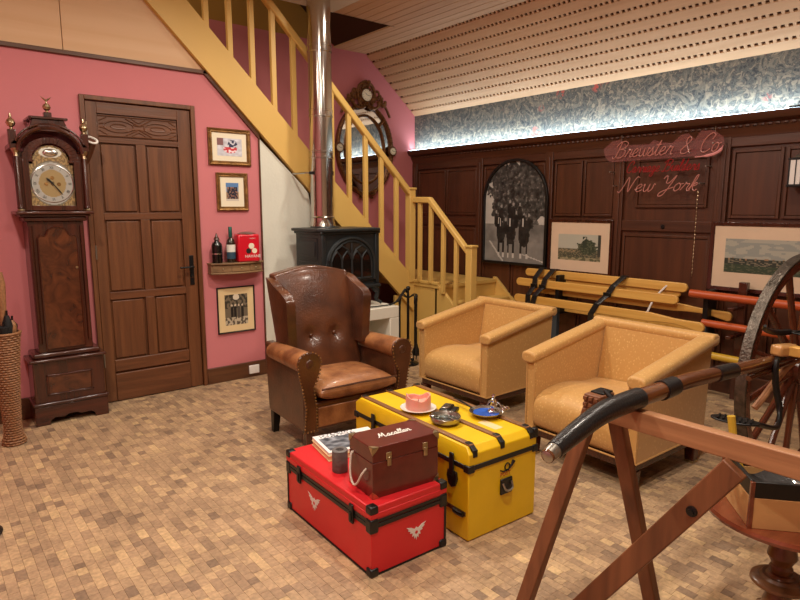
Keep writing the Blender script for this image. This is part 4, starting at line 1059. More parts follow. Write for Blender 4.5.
W2, L2, H2 = .43, .905, .428
yt = thing('trunk', 'tall yellow trunk with black straps, wooden battens and posthorn emblem', 'trunk', (1.77, 1.703, 0), R(-2.7))
box('trunk_body', 'yellow_canvas', 0, W2, 0, L2, .004, .335, yt, .005)
lid = MB().loft([[(0, 0, .345), (W2, 0, .345), (W2, L2, .345), (0, L2, .345)], [(0, 0, .40), (W2, 0, .40), (W2, L2, .40), (0, L2, .40)], [(.012, .03, H2), (W2 - .012, .03, H2), (W2 - .012, L2 - .03, H2), (.012, L2 - .03, H2)]]).build('trunk_lid', 'yellow_canvas', yt, .004)
f = MB(); e = .005
f.box(-e, W2 + e, -e, L2 + e, .328, .350); f.build('edge_band', 'black_paint', yt, .002)
for x in (.035, W2 * .47, W2 - .035):
    bt = box('batten', 'batten', x - .014, x + .014, .02, L2 - .02, H2 - .003, H2 + .009, yt, .003)
    for y in (.005, L2 - .005):
        s = -1 if y < .1 else 1
        MB().prism([(y + s * .008, .385), (y + s * .008, .415), (y - s * .025, H2 + .012), (y - s * .05, H2 + .012), (y - s * .05, H2 + .008), (y - s * .02, H2 + .004), (y, .385)], 'yz', x - .013, x + .013).build('batten_clip', 'black_paint', bt, .002)
for x in (0, W2):
    for y in (0, L2):
        sx = 1 if x else -1; sy = 1 if y else -1
        box('corner_cap', 'black_paint', min(x + sx * .008, x - sx * .03), max(x + sx * .008, x - sx * .03), min(y + sy * .008, y - sy * .03), max(y + sy * .008, y - sy * .03), .318, .352, yt, .005)
        if x: box('corner_cap', 'black_paint', min(x + sx * .006, x - sx * .022), max(x + sx * .006, x - sx * .022), min(y + sy * .006, y - sy * .022), max(y + sy * .006, y - sy * .022), .385, .43, yt, .005)
for y in (.10, .72):
    la = MB().prism([(y - .028, .30), (y + .028, .30), (y + .034, .27), (y + .022, .235), (y, .222), (y - .022, .235), (y - .034, .27)], 'yz', -.012, 0).build('latch_plate', 'black_paint', yt, .003)
    box('latch', 'black_paint', -.016, -.008, y - .014, y + .014, .28, .385, la, .003)
st_ = box('side_strap', 'leather_dark', -.004, 0, .015, .35, .115, .135, yt, .001)
MB().tube([(-.01, .02, .125), (-.014, .05, .125), (-.01, .08, .125)], .012, 8).build('strap_buckle', 'black_paint', st_)
hp = box('handle_plate', 'black_paint', .19, .265, -.01, 0, .165, .24, yt, .006)
MB().tube(smooth_path([(.20, -.012, .222), (.203, -.022, .20), (.215, -.026, .19), (.24, -.026, .19), (.252, -.022, .20), (.255, -.012, .222)]), .005, 8).build('handle', 'dull_silver', hp)
# posthorn emblem and lettering
ph = MB().tube(smooth_path([(.19, -.003, .283), (.21, -.003, .274), (.238, -.003, .276), (.250, -.003, .295), (.235, -.003, .308), (.220, -.003, .298), (.222, -.003, .282), (.24, -.003, .274)]), .003, 6).build('posthorn_emblem', 'print_black', yt)
MB().tube([(.24, -.003, .274), (.262, -.003, .292), (.275, -.003, .312)], [.003, .005, .010], 8).build('horn_bell', 'print_black', ph)
text_flat('lettering', 'POST', .026, FACE_Y(.225, -.0008, .258), 'print_red', yt, space=1.1)
# pale scuff-like label on the lid
box('paper_label', 'mat_cream', W2 * .6, W2 * .72, .10, .22, H2 - .001, H2 + .0006, yt)

# ---------------------------------------------------------------- things on the trunks
wb = thing('wooden_wine_box', 'dark red-brown varnished box with rope handle on red trunk', 'box', (1.340, 1.815, .2945), R(-5.5))
WW, WL, WH = .325, .19, .2145
box('box_body', 'wine_wood', 0, WW, 0, WL, 0, .150, wb, .002); bl_ = box('box_lid', 'wine_wood', 0, WW, 0, WL, .1515, WH, wb, .003)
for x in (0, WW):
    for y in (0, WL):
        sx = 1 if x else -1; sy = 1 if y else -1
        for z, sz in ((WH, 1), (0, -1)):
            M_ = MB()
            ax, ay, az = x + sx * .002, y + sy * .002, z + (sz * .002 if sz > 0 else .0)
            dx, dy, dz = -sx * .032, -sy * .032, -sz * .032
            o3 = V((ax, ay, az)); e_ = .0015
            for p, q, nrm in (((dx, 0, 0), (0, dy, 0), (0, 0, -sz)), ((dx, 0, 0), (0, 0, dz), (0, -sy, 0)), ((0, dy, 0), (0, 0, dz), (-sx, 0, 0))):
                p, q, nn = V(p), V(q), V(nrm) * e_
                r0 = [o3, o3 + p, o3 + p * .55 + q * .55, o3 + q]
                M_.loft([[v + nn for v in r0], r0])
            M_.build('brass_corner', 'brass', wb, smooth=0)
for x in (.075, .255):
    cl_ = box('clasp', 'brass', x - .013, x + .013, -.004, 0, .155, .185, wb, .002); box('clasp_hook', 'brass', x - .009, x + .009, -.008, -.002, .128, .165, cl_, .002)
MB().tube(smooth_path([(0, .155, .15), (-.012, .155, .14), (-.025, .14, .07), (-.03, .11, .035), (-.028, .08, .045), (-.02, .055, .09), (0, .05, .115)], 5), .0045, 8).build('rope_handle', 'rope', wb)
stt, tw = script_text('Macallan', .022, .3)
sm = MB()
for s_ in stt: sm.tube(smooth_path([(WW / 2 - tw * .5 + x, .082 + y, WH + .001) for x, y in s_], 3), .0028, 6, flat=.4)
sm.build('script_lettering', 'porcelain', wb)
# books and magazine
bk1 = thing('book', 'thick pale yellow book at the bottom of the stack on the red trunk', 'book', (1.40, 2.235, .2945), R(-11))
box('pages', 'mat_cream', .004, .30, .003, .222, .003, .022, bk1); box('cover', 'mat_cream', 0, .305, 0, .226, .022, .026, bk1, .001); box('cover', 'mat_cream', 0, .305, 0, .226, 0, .003, bk1, .001)
bk2 = thing('magazine', 'white magazine with dark picture cover on top of the book stack', 'magazine', (1.405, 2.24, .3210), R(-11))
box('pages', 'paper', 0, .30, 0, .222, 0, .013, bk2, .001)
def magc(u, v):
    if .06 < u < .8 and .1 < v < .8:
        k = 100 + 80 * nz(u, v, 2, 9); return (k, k + 4, k + 12)
    if v >= .8 and .1 < u < .7: return (60, 60, 70) if nz(u, v, 7, 30) > .1 else (230, 230, 230)
    return (234, 234, 230)
picture('cover_print', magc, 40, 30, lambda u, v: (.30 * u, .222 * v, .0136), bk2)
cp = thing('candle_holder', 'grey stone cylinder candle holder beside the wine box', 'candle holder', (1.389, 2.125, .2945))
MB().lathe([(.033, 0), (.035, .004), (.035, .098), (.032, .10), (.018, .10), (.017, .085), (.001, .085)], n=28).build('holder', 'grey_stone', cp)
MB().lathe([(.015, .085), (.015, .092), (.001, .092)], n=20).build('tealight', 'silver', cp)
pt = thing('plate', 'small white plate under the pink candle on yellow trunk', 'plate', (1.925, 2.215, .4385))
MB().lathe([(.05, 0), (.055, .002), (.078, .010), (.080, .012), (.074, .011), (.05, .005), (.001, .004)], n=32).build('dish', 'porcelain', pt)
pt.scale = (1.15, 1.15, 1)
cd = thing('candle', 'short wide pink wax candle with melted dip on white plate', 'candle', (1.925, 2.215, .443))
cd.scale = (1.22, 1.22, 1.15)
def cnd(u, v, o_):
    a = 2 * pi * u; h_ = .062 - .010 * cos(2 * a + .6) * .9 + .004 * cos(5 * a)
    if o_: return V((.052 * cos(a), .052 * sin(a), h_ * v))
n_ = 40; rings = []
hh = lambda a: .056 + .010 * cos(2 * a + 1.2) + .003 * cos(5 * a)
for r, zf_ in ((.050, 0), (.052, .02), (.0525, .6), (.051, 1), (.045, .97), (.042, .62), (.001, .55)):
    rings.append([(r * cos(a), r * sin(a), hh(a) * zf_) for a in [2 * pi * k / n_ for k in range(n_)]])
MB().loft(rings).build('wax', 'pink_wax', cd); MB().cyl((0, 0, .03), (0, 0, .042), .0015, n=6).build('wick', 'black_paint', cd)
an = thing('ashtray', 'round glass and metal ashtray in the middle of the yellow trunk lid', 'ashtray', (1.908, 1.998, .4385))
an.scale = (1.12, 1.12, 1)
MB().lathe([(.05, 0), (.062, .006), (.066, .02), (.066, .026), (.058, .026), (.052, .012), (.001, .010)], n=32).build('bowl', 'dull_silver', an)
MB().lathe([(.050, .0125), (.048, .017), (.001, .015)], n=28).build('glass_insert', 'clear_glass', an)
MB().tube([(.063 * cos(2 * pi * k / 28), .063 * sin(2 * pi * k / 28), .027) for k in range(28)], .0035, 6, True).build('rim', 'silver', an)
for a in (.4, 2.5, 4.6): MB().box(.045, .068, -.006, .006, .024, .033, Matrix.Rotation(a, 4, 'Z')).build('rest', 'silver', an, .002)
gd = thing('cigar_cutter_box', 'small black and chrome hinged gadget lying behind the ashtray', 'gadget', (2.015, 2.10, .4385), R(28))
box('case', 'black_paint', -.05, .05, -.025, .025, 0, .026, gd, .005); box('chrome_top', 'silver', -.04, .03, -.018, .018, .026, .033, gd, .003)
box('front_block', 'black_paint', -.03, .035, -.055, -.027, 0, .02, gd, .004); MB().cyl((-.055, 0, .014), (.055, 0, .014), .006, n=10).build('hinge_bar', 'silver', gd)
pn = thing('enamel_dish', 'blue enamelled round dish with chrome rim and long dark handle', 'dish', (2.135, 1.945, .4385))
pn.scale = (1.12, 1.12, 1)
MB().lathe([(.045, 0), (.06, .004), (.072, .014), (.075, .018), (.070, .018), (.055, .008), (.001, .007)], n=32).build('dish_rim', 'silver', pn)
MB().lathe([(.058, .0085), (.057, .0105), (.001, .0095)], n=28).build('blue_centre', 'blue_enamel', pn)
MB().tube(smooth_path([(-.02, .07, .018), (-.01, .12, .022), (.0, .17, .024), (.012, .215, .02)]), [.006] * 5 + [.007] * 4 + [.005] * 4, 8, flat=.5).build('handle', 'black_iron', pn)
fg = thing('silver_figurine', 'tiny silver figurine standing on the blue enamelled dish', 'figurine', (2.165, 1.925, .450))
fg.scale = (1.3, 1.3, 1.2)
MB().lathe([(.022, 0), (.022, .004), (.012, .008), (.009, .02)], n=16).build('base', 'silver', fg)
fm_ = MB().tube(smooth_path([(0, 0, .015), (.002, 0, .035), (-.002, 0, .052), (0, 0, .06)]), [.010, .011, .012, .013, .012, .011, .010, .009, .010, .009, .007, .005, .004], 8)
fm_.ball((0, 0, .068), .0085, 8); fm_.tube([(0, 0, .05), (.022, -.008, .035), (.030, -.014, .02)], [.005, .004, .003], 6); fm_.tube([(0, 0, .05), (-.020, .006, .045), (-.028, .008, .03)], [.005, .004, .003], 6)
fm_.build('figure', 'silver', fg)
for k, (dx, dy) in enumerate(((.035, -.02), (.05, .0), (.03, .02), (.055, -.02))): MB().ball((dx, dy, .008), .010, 8).build('ball', 'silver', fg)

# ---------------------------------------------------------------- on the panelled wall
XW = XP - .046
ap = thing('arched_picture', 'tall arch-topped black framed photograph of horses pulling a coach', 'picture', (XW, 4.10, .86))
aw, ah = .425, .66
outl = lambda d: [(-aw + d, d), (aw - d, d), (aw - d, ah)] + arc(0, ah, aw - d, 0, 180, 24, .42 - d)[1:-1] + [(-aw + d, ah)]
o1, o2 = outl(0), outl(.028)
b_ = MB(); rings = []
for p, q in zip(o1, o2): rings.append([(0, -p[0], p[1]), (-.028, -p[0], p[1]), (-.028, -q[0], q[1]), (0, -q[0], q[1])])
b_.loft(rings, closed=True).build('frame', 'black_paint', ap, .003)
def fbm(x, z, k, sc):
    return nz(x, z, k, sc) + .6 * nz(x, z, k + 7, sc * 2.1) + .35 * nz(x, z, k + 13, sc * 4.3)
def coach(u, v):
    x = (u - .5) * .8; z = v * 1.05
    a, b_, c_ = fbm(x, z, 1, 7), fbm(x, z, 4, 16), fbm(x, z, 9, 30)
    g = 186 + 10 * a if z > .40 else 118 + 26 * a
    if z < .22: g = 128 + 14 * a + (60 if abs(x + .22 + (z - .1) * .9) < .012 or abs(z - .10 + .25 * (x - .1)) < .006 and x > .12 else 0)
    d = math.hypot(x / .34, (z - .70) / .34) + .28 * a - (.25 if x > .05 and z > .4 else 0)
    if d < 1 and z > .36: g = 62 + 42 * b_ + 26 * c_ + (34 if c_ > .45 else 0)
    for k in range(9):
        cx = -.24 + .055 * k + .02 * sin(k * 7); cz = .50 + .08 * sin(k * 2.3) + (.06 if k in (3, 4, 5) else 0)
        if math.hypot((x - cx) / .030, (z - cz + .06) / .07) < 1: g = 34 + 18 * b_
        if math.hypot((x - cx) / .013, (z - cz - .03) / .018) < 1: g = 150
    for cx, s_ in ((-.17, .9), (-.04, 1.0), (.13, 1.15)):
        if math.hypot((x - cx) / (.062 * s_), (z - .31) / (.12 * s_)) < 1 + .15 * a: g = 36 + 22 * b_
        if math.hypot((x - cx + .012) / (.026 * s_), (z - .43) / (.06 * s_)) < 1: g = 30 + 16 * b_
        if abs(x - cx + .012) < .007 and .38 < z < .46: g = 190
        for k in (-1, 1):
            if abs(x - cx - k * .034 * s_ + .02 * (z - .2)) < .011 and .05 < z < .24: g = 40 if z > .10 else 190
    g = max(14, min(224, g)); return (g, g * .975, g * .93)
zz1 = ah + .42
picture('photograph', coach, 90, 125, lambda u, v: (-.006, -(-aw + .02 + (2 * aw - .04) * u), .02 + (zz1 - .04) * v), ap,
        lambda u, v: (lambda x, z: z < ah or (x / (aw - .02)) ** 2 + ((z - ah) / .40) ** 2 < 1)((-aw + .02 + (2 * aw - .04) * u), .02 + (zz1 - .04) * v))
box('backing', 'black_paint', -.004, 0, -aw + .03, aw - .03, .03, ah, ap)

def print_on_wall(label, ya, yb, z0, z1, m_in, fn, fw):
    t = thing('framed_print', label, 'picture', (XW, (ya + yb) / 2, z0)); a = (ya - yb) / 2; h_ = z1 - z0
    f = MB(); rings = []
    for sy, sz in ((1, 0), (-1, 0), (-1, 1), (1, 1)):
        zz = lambda d: (-d if sz == 0 else h_ + d)
        rings.append([(0, sy * (a + fw), zz(fw)), (-.02, sy * (a + fw), zz(fw)), (-.014, sy * (a), zz(0)), (0, sy * a, zz(0))])
    f.loft(rings, closed=True).build('frame', 'mahogany', t, .003)
    box('mount', 'mount_paper', -.008, 0, -a, a, 0, h_, t)
    l, r, bo, to = m_in
    picture('print', fn, 60, 40, lambda u, v: (-.0088, a - l - (2 * a - l - r) * u, bo + (h_ - bo - to) * v), t)
    return t
def landsc1(u, v):
    n_ = nz(u, v, 2, 12); n2_ = nz(u, v, 8, 30)
    g = (178, 176, 160)
    if v < .12: g = (150, 140, 110) if n_ > 0 else (90, 90, 66)
    elif v < .45: g = (70, 72, 58) if n2_ > -.1 else (128, 118, 92)
    if u > .45 and math.hypot((u - .68) / .22, (v - .52) / (.3 if u > .58 else .22)) < 1 + .3 * n_: g = (52, 60, 46) if n2_ < .15 else (96, 100, 76)
    if .58 < u < .68 and .5 < v < .92 and n_ > -.2: g = (50, 58, 46)
    if u > .93 and v > .2: g = (60, 60, 52)
    if .3 < v < .4 and u < .4 and n2_ > .1: g = (150, 130, 100)
    return g
def landsc2(u, v):
    n_ = nz(u, v, 2, 10); n2_ = nz(u, v, 5, 34)
    g = (142, 146, 138) if n_ > 0 else (164, 162, 148)
    if v < .42: g = (46, 52, 44) if n2_ < .12 else (120, 112, 92)
    if v < .16 + .1 * (1 - u): g = (52, 66, 48) if n2_ < .2 else (84, 88, 66)
    if .38 < v < .46 and n2_ > .2: g = (150, 120, 90)
    if math.hypot((u - .88) / .05, (v - .5) / .2) < 1: g = (56, 58, 48)
    return g
print_on_wall('smaller framed landscape print on pale mount beside the arched photograph', 3.625, 2.995, .857, 1.31, (.085, .085, .10, .11), landsc1, .03)
print_on_wall('large wide framed landscape print behind the carriage wheel at right', 2.09, 1.12, .845, 1.31, (.085, .085, .115, .095), landsc2, .03)

# neon sign: glass tube script on clear pink sheet
ns = thing('neon_sign', 'unlit pink and red glass tube sign reading Brewster and Co, Carriage Builders, New York', 'sign', (XP - .10, 2.56, 1.785))
def neon(txt, h_, y_left, z, m_, nm, width):
    st_, tw_ = script_text(txt, h_); k = width / tw_; g = MB()
    for s_ in st_: g.tube(smooth_path([(0, y_left - x * k, z + y) for x, y in s_], 4), .0038, 6)
    g.build(nm, m_, ns)
neon('Brewster & Co', .066, .41, .085, 'neon_pink', 'upper_tube_lettering', .87)
neon('Carriage Builders', .045, .29, -.045, 'neon_red', 'middle_tube_lettering', .62)
neon('New York', .062, .34, -.205, 'neon_pink', 'lower_tube_lettering', .66)
shp = [(.50, .10), (.52, .17), (.44, .23), (.36, .24), (.30, .19), (.10, .18), (.06, .215), (-.0, .19), (-.10, .175), (-.16, .23), (-.22, .24), (-.28, .19), (-.30, .195), (-.30, .06), (.45, .055)]
MB().prism(shp, 'yz', .012, .016).build('acrylic_sheet', 'acrylic', ns, smooth=0)
MB().prism([(-.28, .195), (-.32, .25), (-.42, .245), (-.49, .19), (-.50, .13), (-.47, .09), (-.40, .065), (-.28, .055)], 'yz', .012, .016).build('acrylic_sheet', 'acrylic', ns, smooth=0)
MB().tube(smooth_path([(.006, -.495, .125), (.006, -.47, .085), (.006, -.40, .06), (.006, -.29, .052)], 5), [.004] * 3 + [.012] * 9 + [.004] * 4, 8, flat=1).build('acrylic_edge', 'acrylic_bright', ns)
for y, z in ((.30, .16), (-.42, .15), (.44, -.03), (-.38, -.02), (.4, -.15), (-.34, -.15)): MB().cyl((0, y, z), (.10, y, z), .006, n=8).build('standoff', 'dull_silver', ns)
for y in (.36, -.42): MB().cyl((.03, y, .22), (.03, y, .40), .0025, n=6).build('hanging_wire', 'dull_silver', ns)
ch = MB()
for k in range(22): ch.ball((-.0, -.335, -.22 - k * .03), .005, 6, (1, 1, 2.2))
ch.cyl((0, -.335, -.2), (0, -.335, -.88), .0015, n=5); ch.build('pull_chain', 'brass', ns)
# wall lantern at the right edge and picture lamp above
ln_ = thing('wall_lantern', 'small black lantern with glass panes at right frame edge', 'lantern', (XP - .10, 1.535, 1.60))
for sx, sy in ((-1, -1), (1, -1), (1, 1), (-1, 1)): box('post', 'black_iron', sx * .045 - .005, sx * .045 + .005, sy * .055 - .005, sy * .055 + .005, 0, .18, ln_)
box('base', 'black_iron', -.055, .055, -.065, .065, -.01, .006, ln_, .003); box('top', 'black_iron', -.055, .055, -.065, .065, .175, .188, ln_, .003)
MB().lathe([(.05, .188), (.02, .215), (.006, .225)], n=16).build('cap', 'dull_silver', ln_)
box('pane', 'silver_white', -.047, -.045, -.05, .05, .008, .172, ln_); box('pane', 'clear_glass', -.04, .04, .052, .054, .008, .172, ln_)
for k in (-.02, .015): box('glazing_bar', 'black_iron', -.052, -.047, k - .003, k + .003, .006, .175, ln_)
box('bracket', 'black_iron', .05, .062, -.02, .02, .05, .2, ln_, .003)
wl2 = thing('cornice_lamp', 'black bracket lamp on the panelling cornice at right edge', 'lamp', (XP - .06, 1.60, 2.125))
box('foot', 'black_iron', -.03, .03, -.05, .05, 0, .02, wl2, .004); MB().tube([(0, 0, .01), (0, -.02, .08), (-.02, -.05, .13)], .008, 8).build('arm', 'black_iron', wl2)
MB().lathe([(.05, 0), (.03, .06), (.012, .08)], n=18, M=Matrix.Translation((-.03, -.07, .11)) @ Matrix.Rotation(R(-25), 4, 'X')).build('shade', 'black_iron', wl2)

# ---------------------------------------------------------------- slatted bench and poles along the panelling
sbn = thing('slatted_bench', 'long bench of yellow varnished wooden slats bound with black straps', 'bench', (4.695, 3.0, 0))
def slat(x, y0, y1, z, w_, t_, tilt=0, wavy=0):
    # y0 > y1 (left end to right end), rounded ends, optional narrowed right end
    top_, bot_ = [], []; ln = abs(y1 - y0); r_ = w_ / 2
    ds = [r_ * (1 - cos(pi / 2 * k / 6)) for k in range(7)]
    ds = ds + [r_ + (ln - 2 * r_) * k / 18 for k in range(1, 18)] + [ln - d for d in ds[::-1]]
    for dd in ds:
        q = dd / ln; y = y0 + (y1 - y0) * q
        m_ = min(dd, ln - dd); hw = r_ * (1 if m_ >= r_ else max(.12, math.sqrt(max(0, 1 - (1 - m_ / r_) ** 2))))
        zo = 0
        if wavy and q > .78:
            k = (q - .78) / .22; hw *= 1 - .42 * sin(pi * min(1, k * 1.15)); zo = -.03 * k * k
        top_.append((y - 3.0, z + hw + zo)); bot_.append((y - 3.0, z - hw + zo))
    return MB().prism(top_ + bot_[::-1], 'yz', x - 4.72 - t_ / 2, x - 4.72 + t_ / 2).build('slat', 'slat_pine', sbn, .006)
slat(4.82, 3.87, 2.24, .812, .075, .03); slat(4.72, 3.90, 2.26, .722, .075, .03); slat(4.62, 3.84, 2.0, .575, .075, .03, wavy=1)
slat(4.84, 3.75, 2.30, .76, .06, .028); slat(4.80, 3.80, 1.88, .655, .07, .028, wavy=1); slat(4.84, 3.8, 2.05, .50, .07, .028, wavy=1)
def strap(y_, lean):
    g = MB(); pts = [(4.86 - 4.72, .86), (4.80 - 4.72, .865), (4.70 - 4.72, .775), (4.69 - 4.72, .70), (4.60 - 4.72, .62), (4.595 - 4.72, .53), (4.66 - 4.72, .45)]
    rings = []
    for i, (x, z) in enumerate(pts):
        y = y_ - 3.0 + lean * (.86 - z)
        rings.append([(x, y - .028, z), (x - .006, y - .028, z + .003), (x - .006, y + .028, z + .003), (x, y + .028, z)])
    g.loft(rings); s_ = g.build('strap', 'black_leather', sbn, .002, smooth=60)
    box('buckle', 'black_iron', pts[3][0] - .02, pts[3][0], y_ - 3.0 + lean * .16 - .035, y_ - 3.0 + lean * .16 + .035, .68, .72, s_, .004)
strap(3.52, .25); strap(2.78, .55)
strap(3.66, .0)
MB().tube([(-.06, 2.50 - 3.0, .56), (.02, 2.47 - 3.0, .72), (.10, 2.40 - 3.0, .83)], .008, 6).build('brace_rod', 'silver_white', sbn)
MB().tube([(-.05, 3.22 - 3.0, .60), (-.05, 3.22 - 3.0, .58)], .02, 8).build('bolt', 'black_iron', sbn)
for y in (3.42, 2.05):
    l = box('leg', 'blue_grey_metal', -.03, .02, y - 3.03, y - 2.97, 0, .56, sbn, .004)
    MB().tube([(-.0, y - 3.0, .50), (-.10, y + .16 - 3.0, .40), (-.12, y + .22 - 3.0, .36)], .022, 8).build('leg_brace', 'blue_grey_metal', l)
    box('crossbar', 'black_iron', .0, .15, y - 3.02, y - 2.98, .45, .82, sbn, .004)
def pole(label, p0, p1, r, m_):
    o = tag(MB().tube([p0, p1], r, 12).build('carriage_pole', m_, bevel=.004), label, 'pole', 'poles by the panelling'); return o
pole('upper orange painted wooden pole running behind the large wheel', (4.62, 2.14, .80), (4.66, .75, .775), .030, 'orange_pole')
pole('lower orange painted wooden pole below the other, ending behind armchair', (4.68, 2.06, .575), (4.66, .75, .56), .028, 'orange_pole')
pole('yellow painted pole lying low behind the nearer gold armchair', (4.62, 2.06, .345), (4.60, .85, .335), .028, 'yellow_pole')
# rack that carries the poles
rk = thing('pole_rack', 'dark wooden rack carrying painted poles in front of the panelling', 'rack', (4.76, 1.2, 0))
for y in (-.30, .62):
    p = box('rack_post', 'mahogany', .0, .05, y - .03, y + .03, 0, .90, rk, .004)
    for z in (.295, .525, .735): box('rack_arm', 'mahogany', -.19, .0, y - .02, y + .02, z - .03, z - .005, p, .004)

# ---------------------------------------------------------------- trestle
tz = thing('wooden_trestle', 'reddish wooden trestle with splayed legs and slanting brace in foreground', 'trestle', (1.74, .6, 0))
TM = 'trestle_wood'
def beam(name, p0, p1, w_, t_, m_, par, up=(0, 0, 1), bv=.004):
    p0, p1, up = V(p0), V(p1), V(up); d = (p1 - p0).normalized(); s_ = d.cross(up).normalized(); u_ = s_.cross(d)
    return MB().loft([[p + s_ * a * t_ / 2 + u_ * c * w_ / 2 for a, c in ((-1, -1), (1, -1), (1, 1), (-1, 1))] for p in (p0, p1)]).build(name, m_, par, bv)
beam('top_beam', (0, .44, .785), (0, -.95, .785), .066, .04, 'trestle_wood_y', tz)
for y, s2 in ((.44, 1), (-.88, -1)):
    for s in (-1, 1):
        foot = V((-.185, y + s2 * .20, 0)) if s < 0 else V((.225, y - s2 * .085, 0))
        tp = V((-.035, y + s2 * .03, .835)) if s < 0 else V((.035, y - s2 * .0, .775))
        l = MB().loft([[p + V((a * .019, c * .026, 0)) for a, c in ((-1, -1), (1, -1), (1, 1), (-1, 1))] for p in (foot, tp)]).build('leg', TM, tz, .004)
hb_ = box('head_block', TM, -.062, .026, .44, .50, .775, .845, tz, .004); box('head_plate', 'black_iron', -.035, .024, .445, .492, .845, .851, hb_, .002)
for k in range(3):
    for j in range(3): box('finger_joint', TM, -.072, -.061, .443 + .02 * j, .456 + .02 * j, .785 + .021 * k, .797 + .021 * k, hb_, .001)
br_ = beam('brace', (-.036, .51, .03), (-.036, .03, .742), .03, .068, TM, tz, up=(1, 0, 0))
br2 = V((-.051, .130, .578))
MB().lathe([(.016, 0), (.016, .006), (.009, .008), (.009, .014)], n=16, M=Matrix.Translation(br2) @ Matrix.Rotation(-pi / 2, 4, 'Y')).build('bolt', 'black_iron', br_)

# ---------------------------------------------------------------- carriage parts at the right
CO = V((3.60, 1.076, 0))
cg = thing('carriage', 'antique horse carriage front with spoked wheel, leather wrapped shaft and iron steps', 'carriage', tuple(CO))
def L(x, y, z): return (x - CO.x, y - CO.y, z)
wa = R(-4); Rw = .607
wheel = bpy.data.objects.new('wheel', None); C.objects.link(wheel); wheel.parent = cg; wheel.location = (0, 0, Rw); wheel.rotation_euler = (0, 0, wa)
def wring(r0, r1, hw, n=72):
    b_ = MB(); rings = []
    for k in range(n):
        a = 2 * pi * k / n; rings.append([(r * cos(a), y, r * sin(a)) for r, y in ((r0, -hw), (r1, -hw), (r1, hw), (r0, hw))])
    return b_.loft(rings, closed=True)
wring(Rw - .014, Rw, .026).build('tyre', 'tyre_iron', wheel, .003)
wring(Rw - .062, Rw - .014, .022).build('rim', 'spoke_wood', wheel, .004)
MB().lathe([(.05, -.06), (.062, -.05), (.06, -.04), (.085, -.03), (.085, .04), (.06, .05), (.055, .06), (.045, .07)], n=28, M=Matrix.Rotation(pi / 2, 4, 'X')).build('hub', 'spoke_wood', wheel)
MB().lathe([(.040, .065), (.040, .085), (.033, .10), (.001, .102)], n=24, M=Matrix.Rotation(pi / 2, 4, 'X')).build('hub_cap', 'knob_wood', wheel)
for k in range(14):
    a = 2 * pi * (k + .35) / 14
    MB().tube([(r * cos(a), 0, r * sin(a)) for r in (.07, .15, .35, Rw - .05)], [.022, .02, .015, .017], 10, flat=1.25).build('spoke', 'spoke_wood', wheel)
beam('axle', L(3.6, 1.03, .60), L(3.6, -.3, .60), .05, .045, 'black_iron', cg)
beam('axle_bed', L(3.6, .94, .66), L(3.6, -.3, .66), .06, .05, 'spoke_wood', cg)
beam('shaft_bar', L(3.12, .93, .77), L(3.12, -.3, .77), .05, .045, 'spoke_wood', cg)
beam('side_beam', L(3.10, .86, .755), L(3.62, .80, .70), .06, .045, 'spoke_wood', cg)
# shaft with curved leather-covered tip
sp_ = smooth_path([L(1.27, .935, .790), L(1.366, .944, .810), L(1.545, .955, .841), L(1.687, .948, .852), L(1.885, .945, .850), L(2.10, .95, .844), L(2.546, .95, .812), L(3.12, .94, .774)], 6)
def taper(i): return .021 + .0115 * min(1, i / 14) - .006 * max(0, (i - 24) / 18)
sh_ = MB().tube(sp_, [taper(i) * .9 for i in range(len(sp_))], 16).build('shaft', 'shaft_wood', cg)
MB().tube(sp_[3:21], [taper(i) * .98 + .002 for i in range(3, 21)], 16).build('leather_sleeve', 'black_leather', sh_)
MB().tube([sp_[0] + (sp_[0] - sp_[1]) * .55, sp_[0] + (sp_[0] - sp_[1]) * .45, sp_[0] + (sp_[0] - sp_[1]) * .2, sp_[0], sp_[1], sp_[3]], [.004, .010, .0145, .0175, .020, .0225], 16).build('silver_tip', 'dull_silver', sh_)
for a, c in ((24, 28), (33, 36)): MB().tube(sp_[a:c], [taper(i) + .0015 for i in range(a, c)], 14).build('leather_wrap', 'black_leather', sh_)
MB().tube([sp_[15] + V((0, .0, .02)), sp_[15] + V((0, .03, .045)), sp_[16] + V((0, .045, .035))], .008, 6).build('tug_stop', 'black_iron', sh_)
# swingle bar in front, its block, the thin side rod and stay
beam('bar_block', L(2.84, .935, .842), L(2.95, .90, .838), .050, .055, 'knob_wood', cg, bv=.012)
beam('swingle_bar', L(2.90, .90, .84), L(2.98, -.2, .84), .042, .042, 'slat_pine', cg)
beam('bar_strut', L(2.92, .80, .80), L(3.12, .80, .775), .05, .04, 'spoke_wood', cg)
MB().tube(smooth_path([L(2.62, .95, .755), L(2.75, .94, .76), L(2.95, .93, .765), L(3.15, .92, .765)]), .012, 10).build('side_rod', 'shaft_wood', cg)
MB().tube(smooth_path([L(2.74, .96, .60), L(2.78, .945, .64), L(2.88, .935, .70), L(3.02, .93, .75), L(3.12, .92, .765)]), .014, 10).build('curved_stay', 'trestle_wood_y', cg)
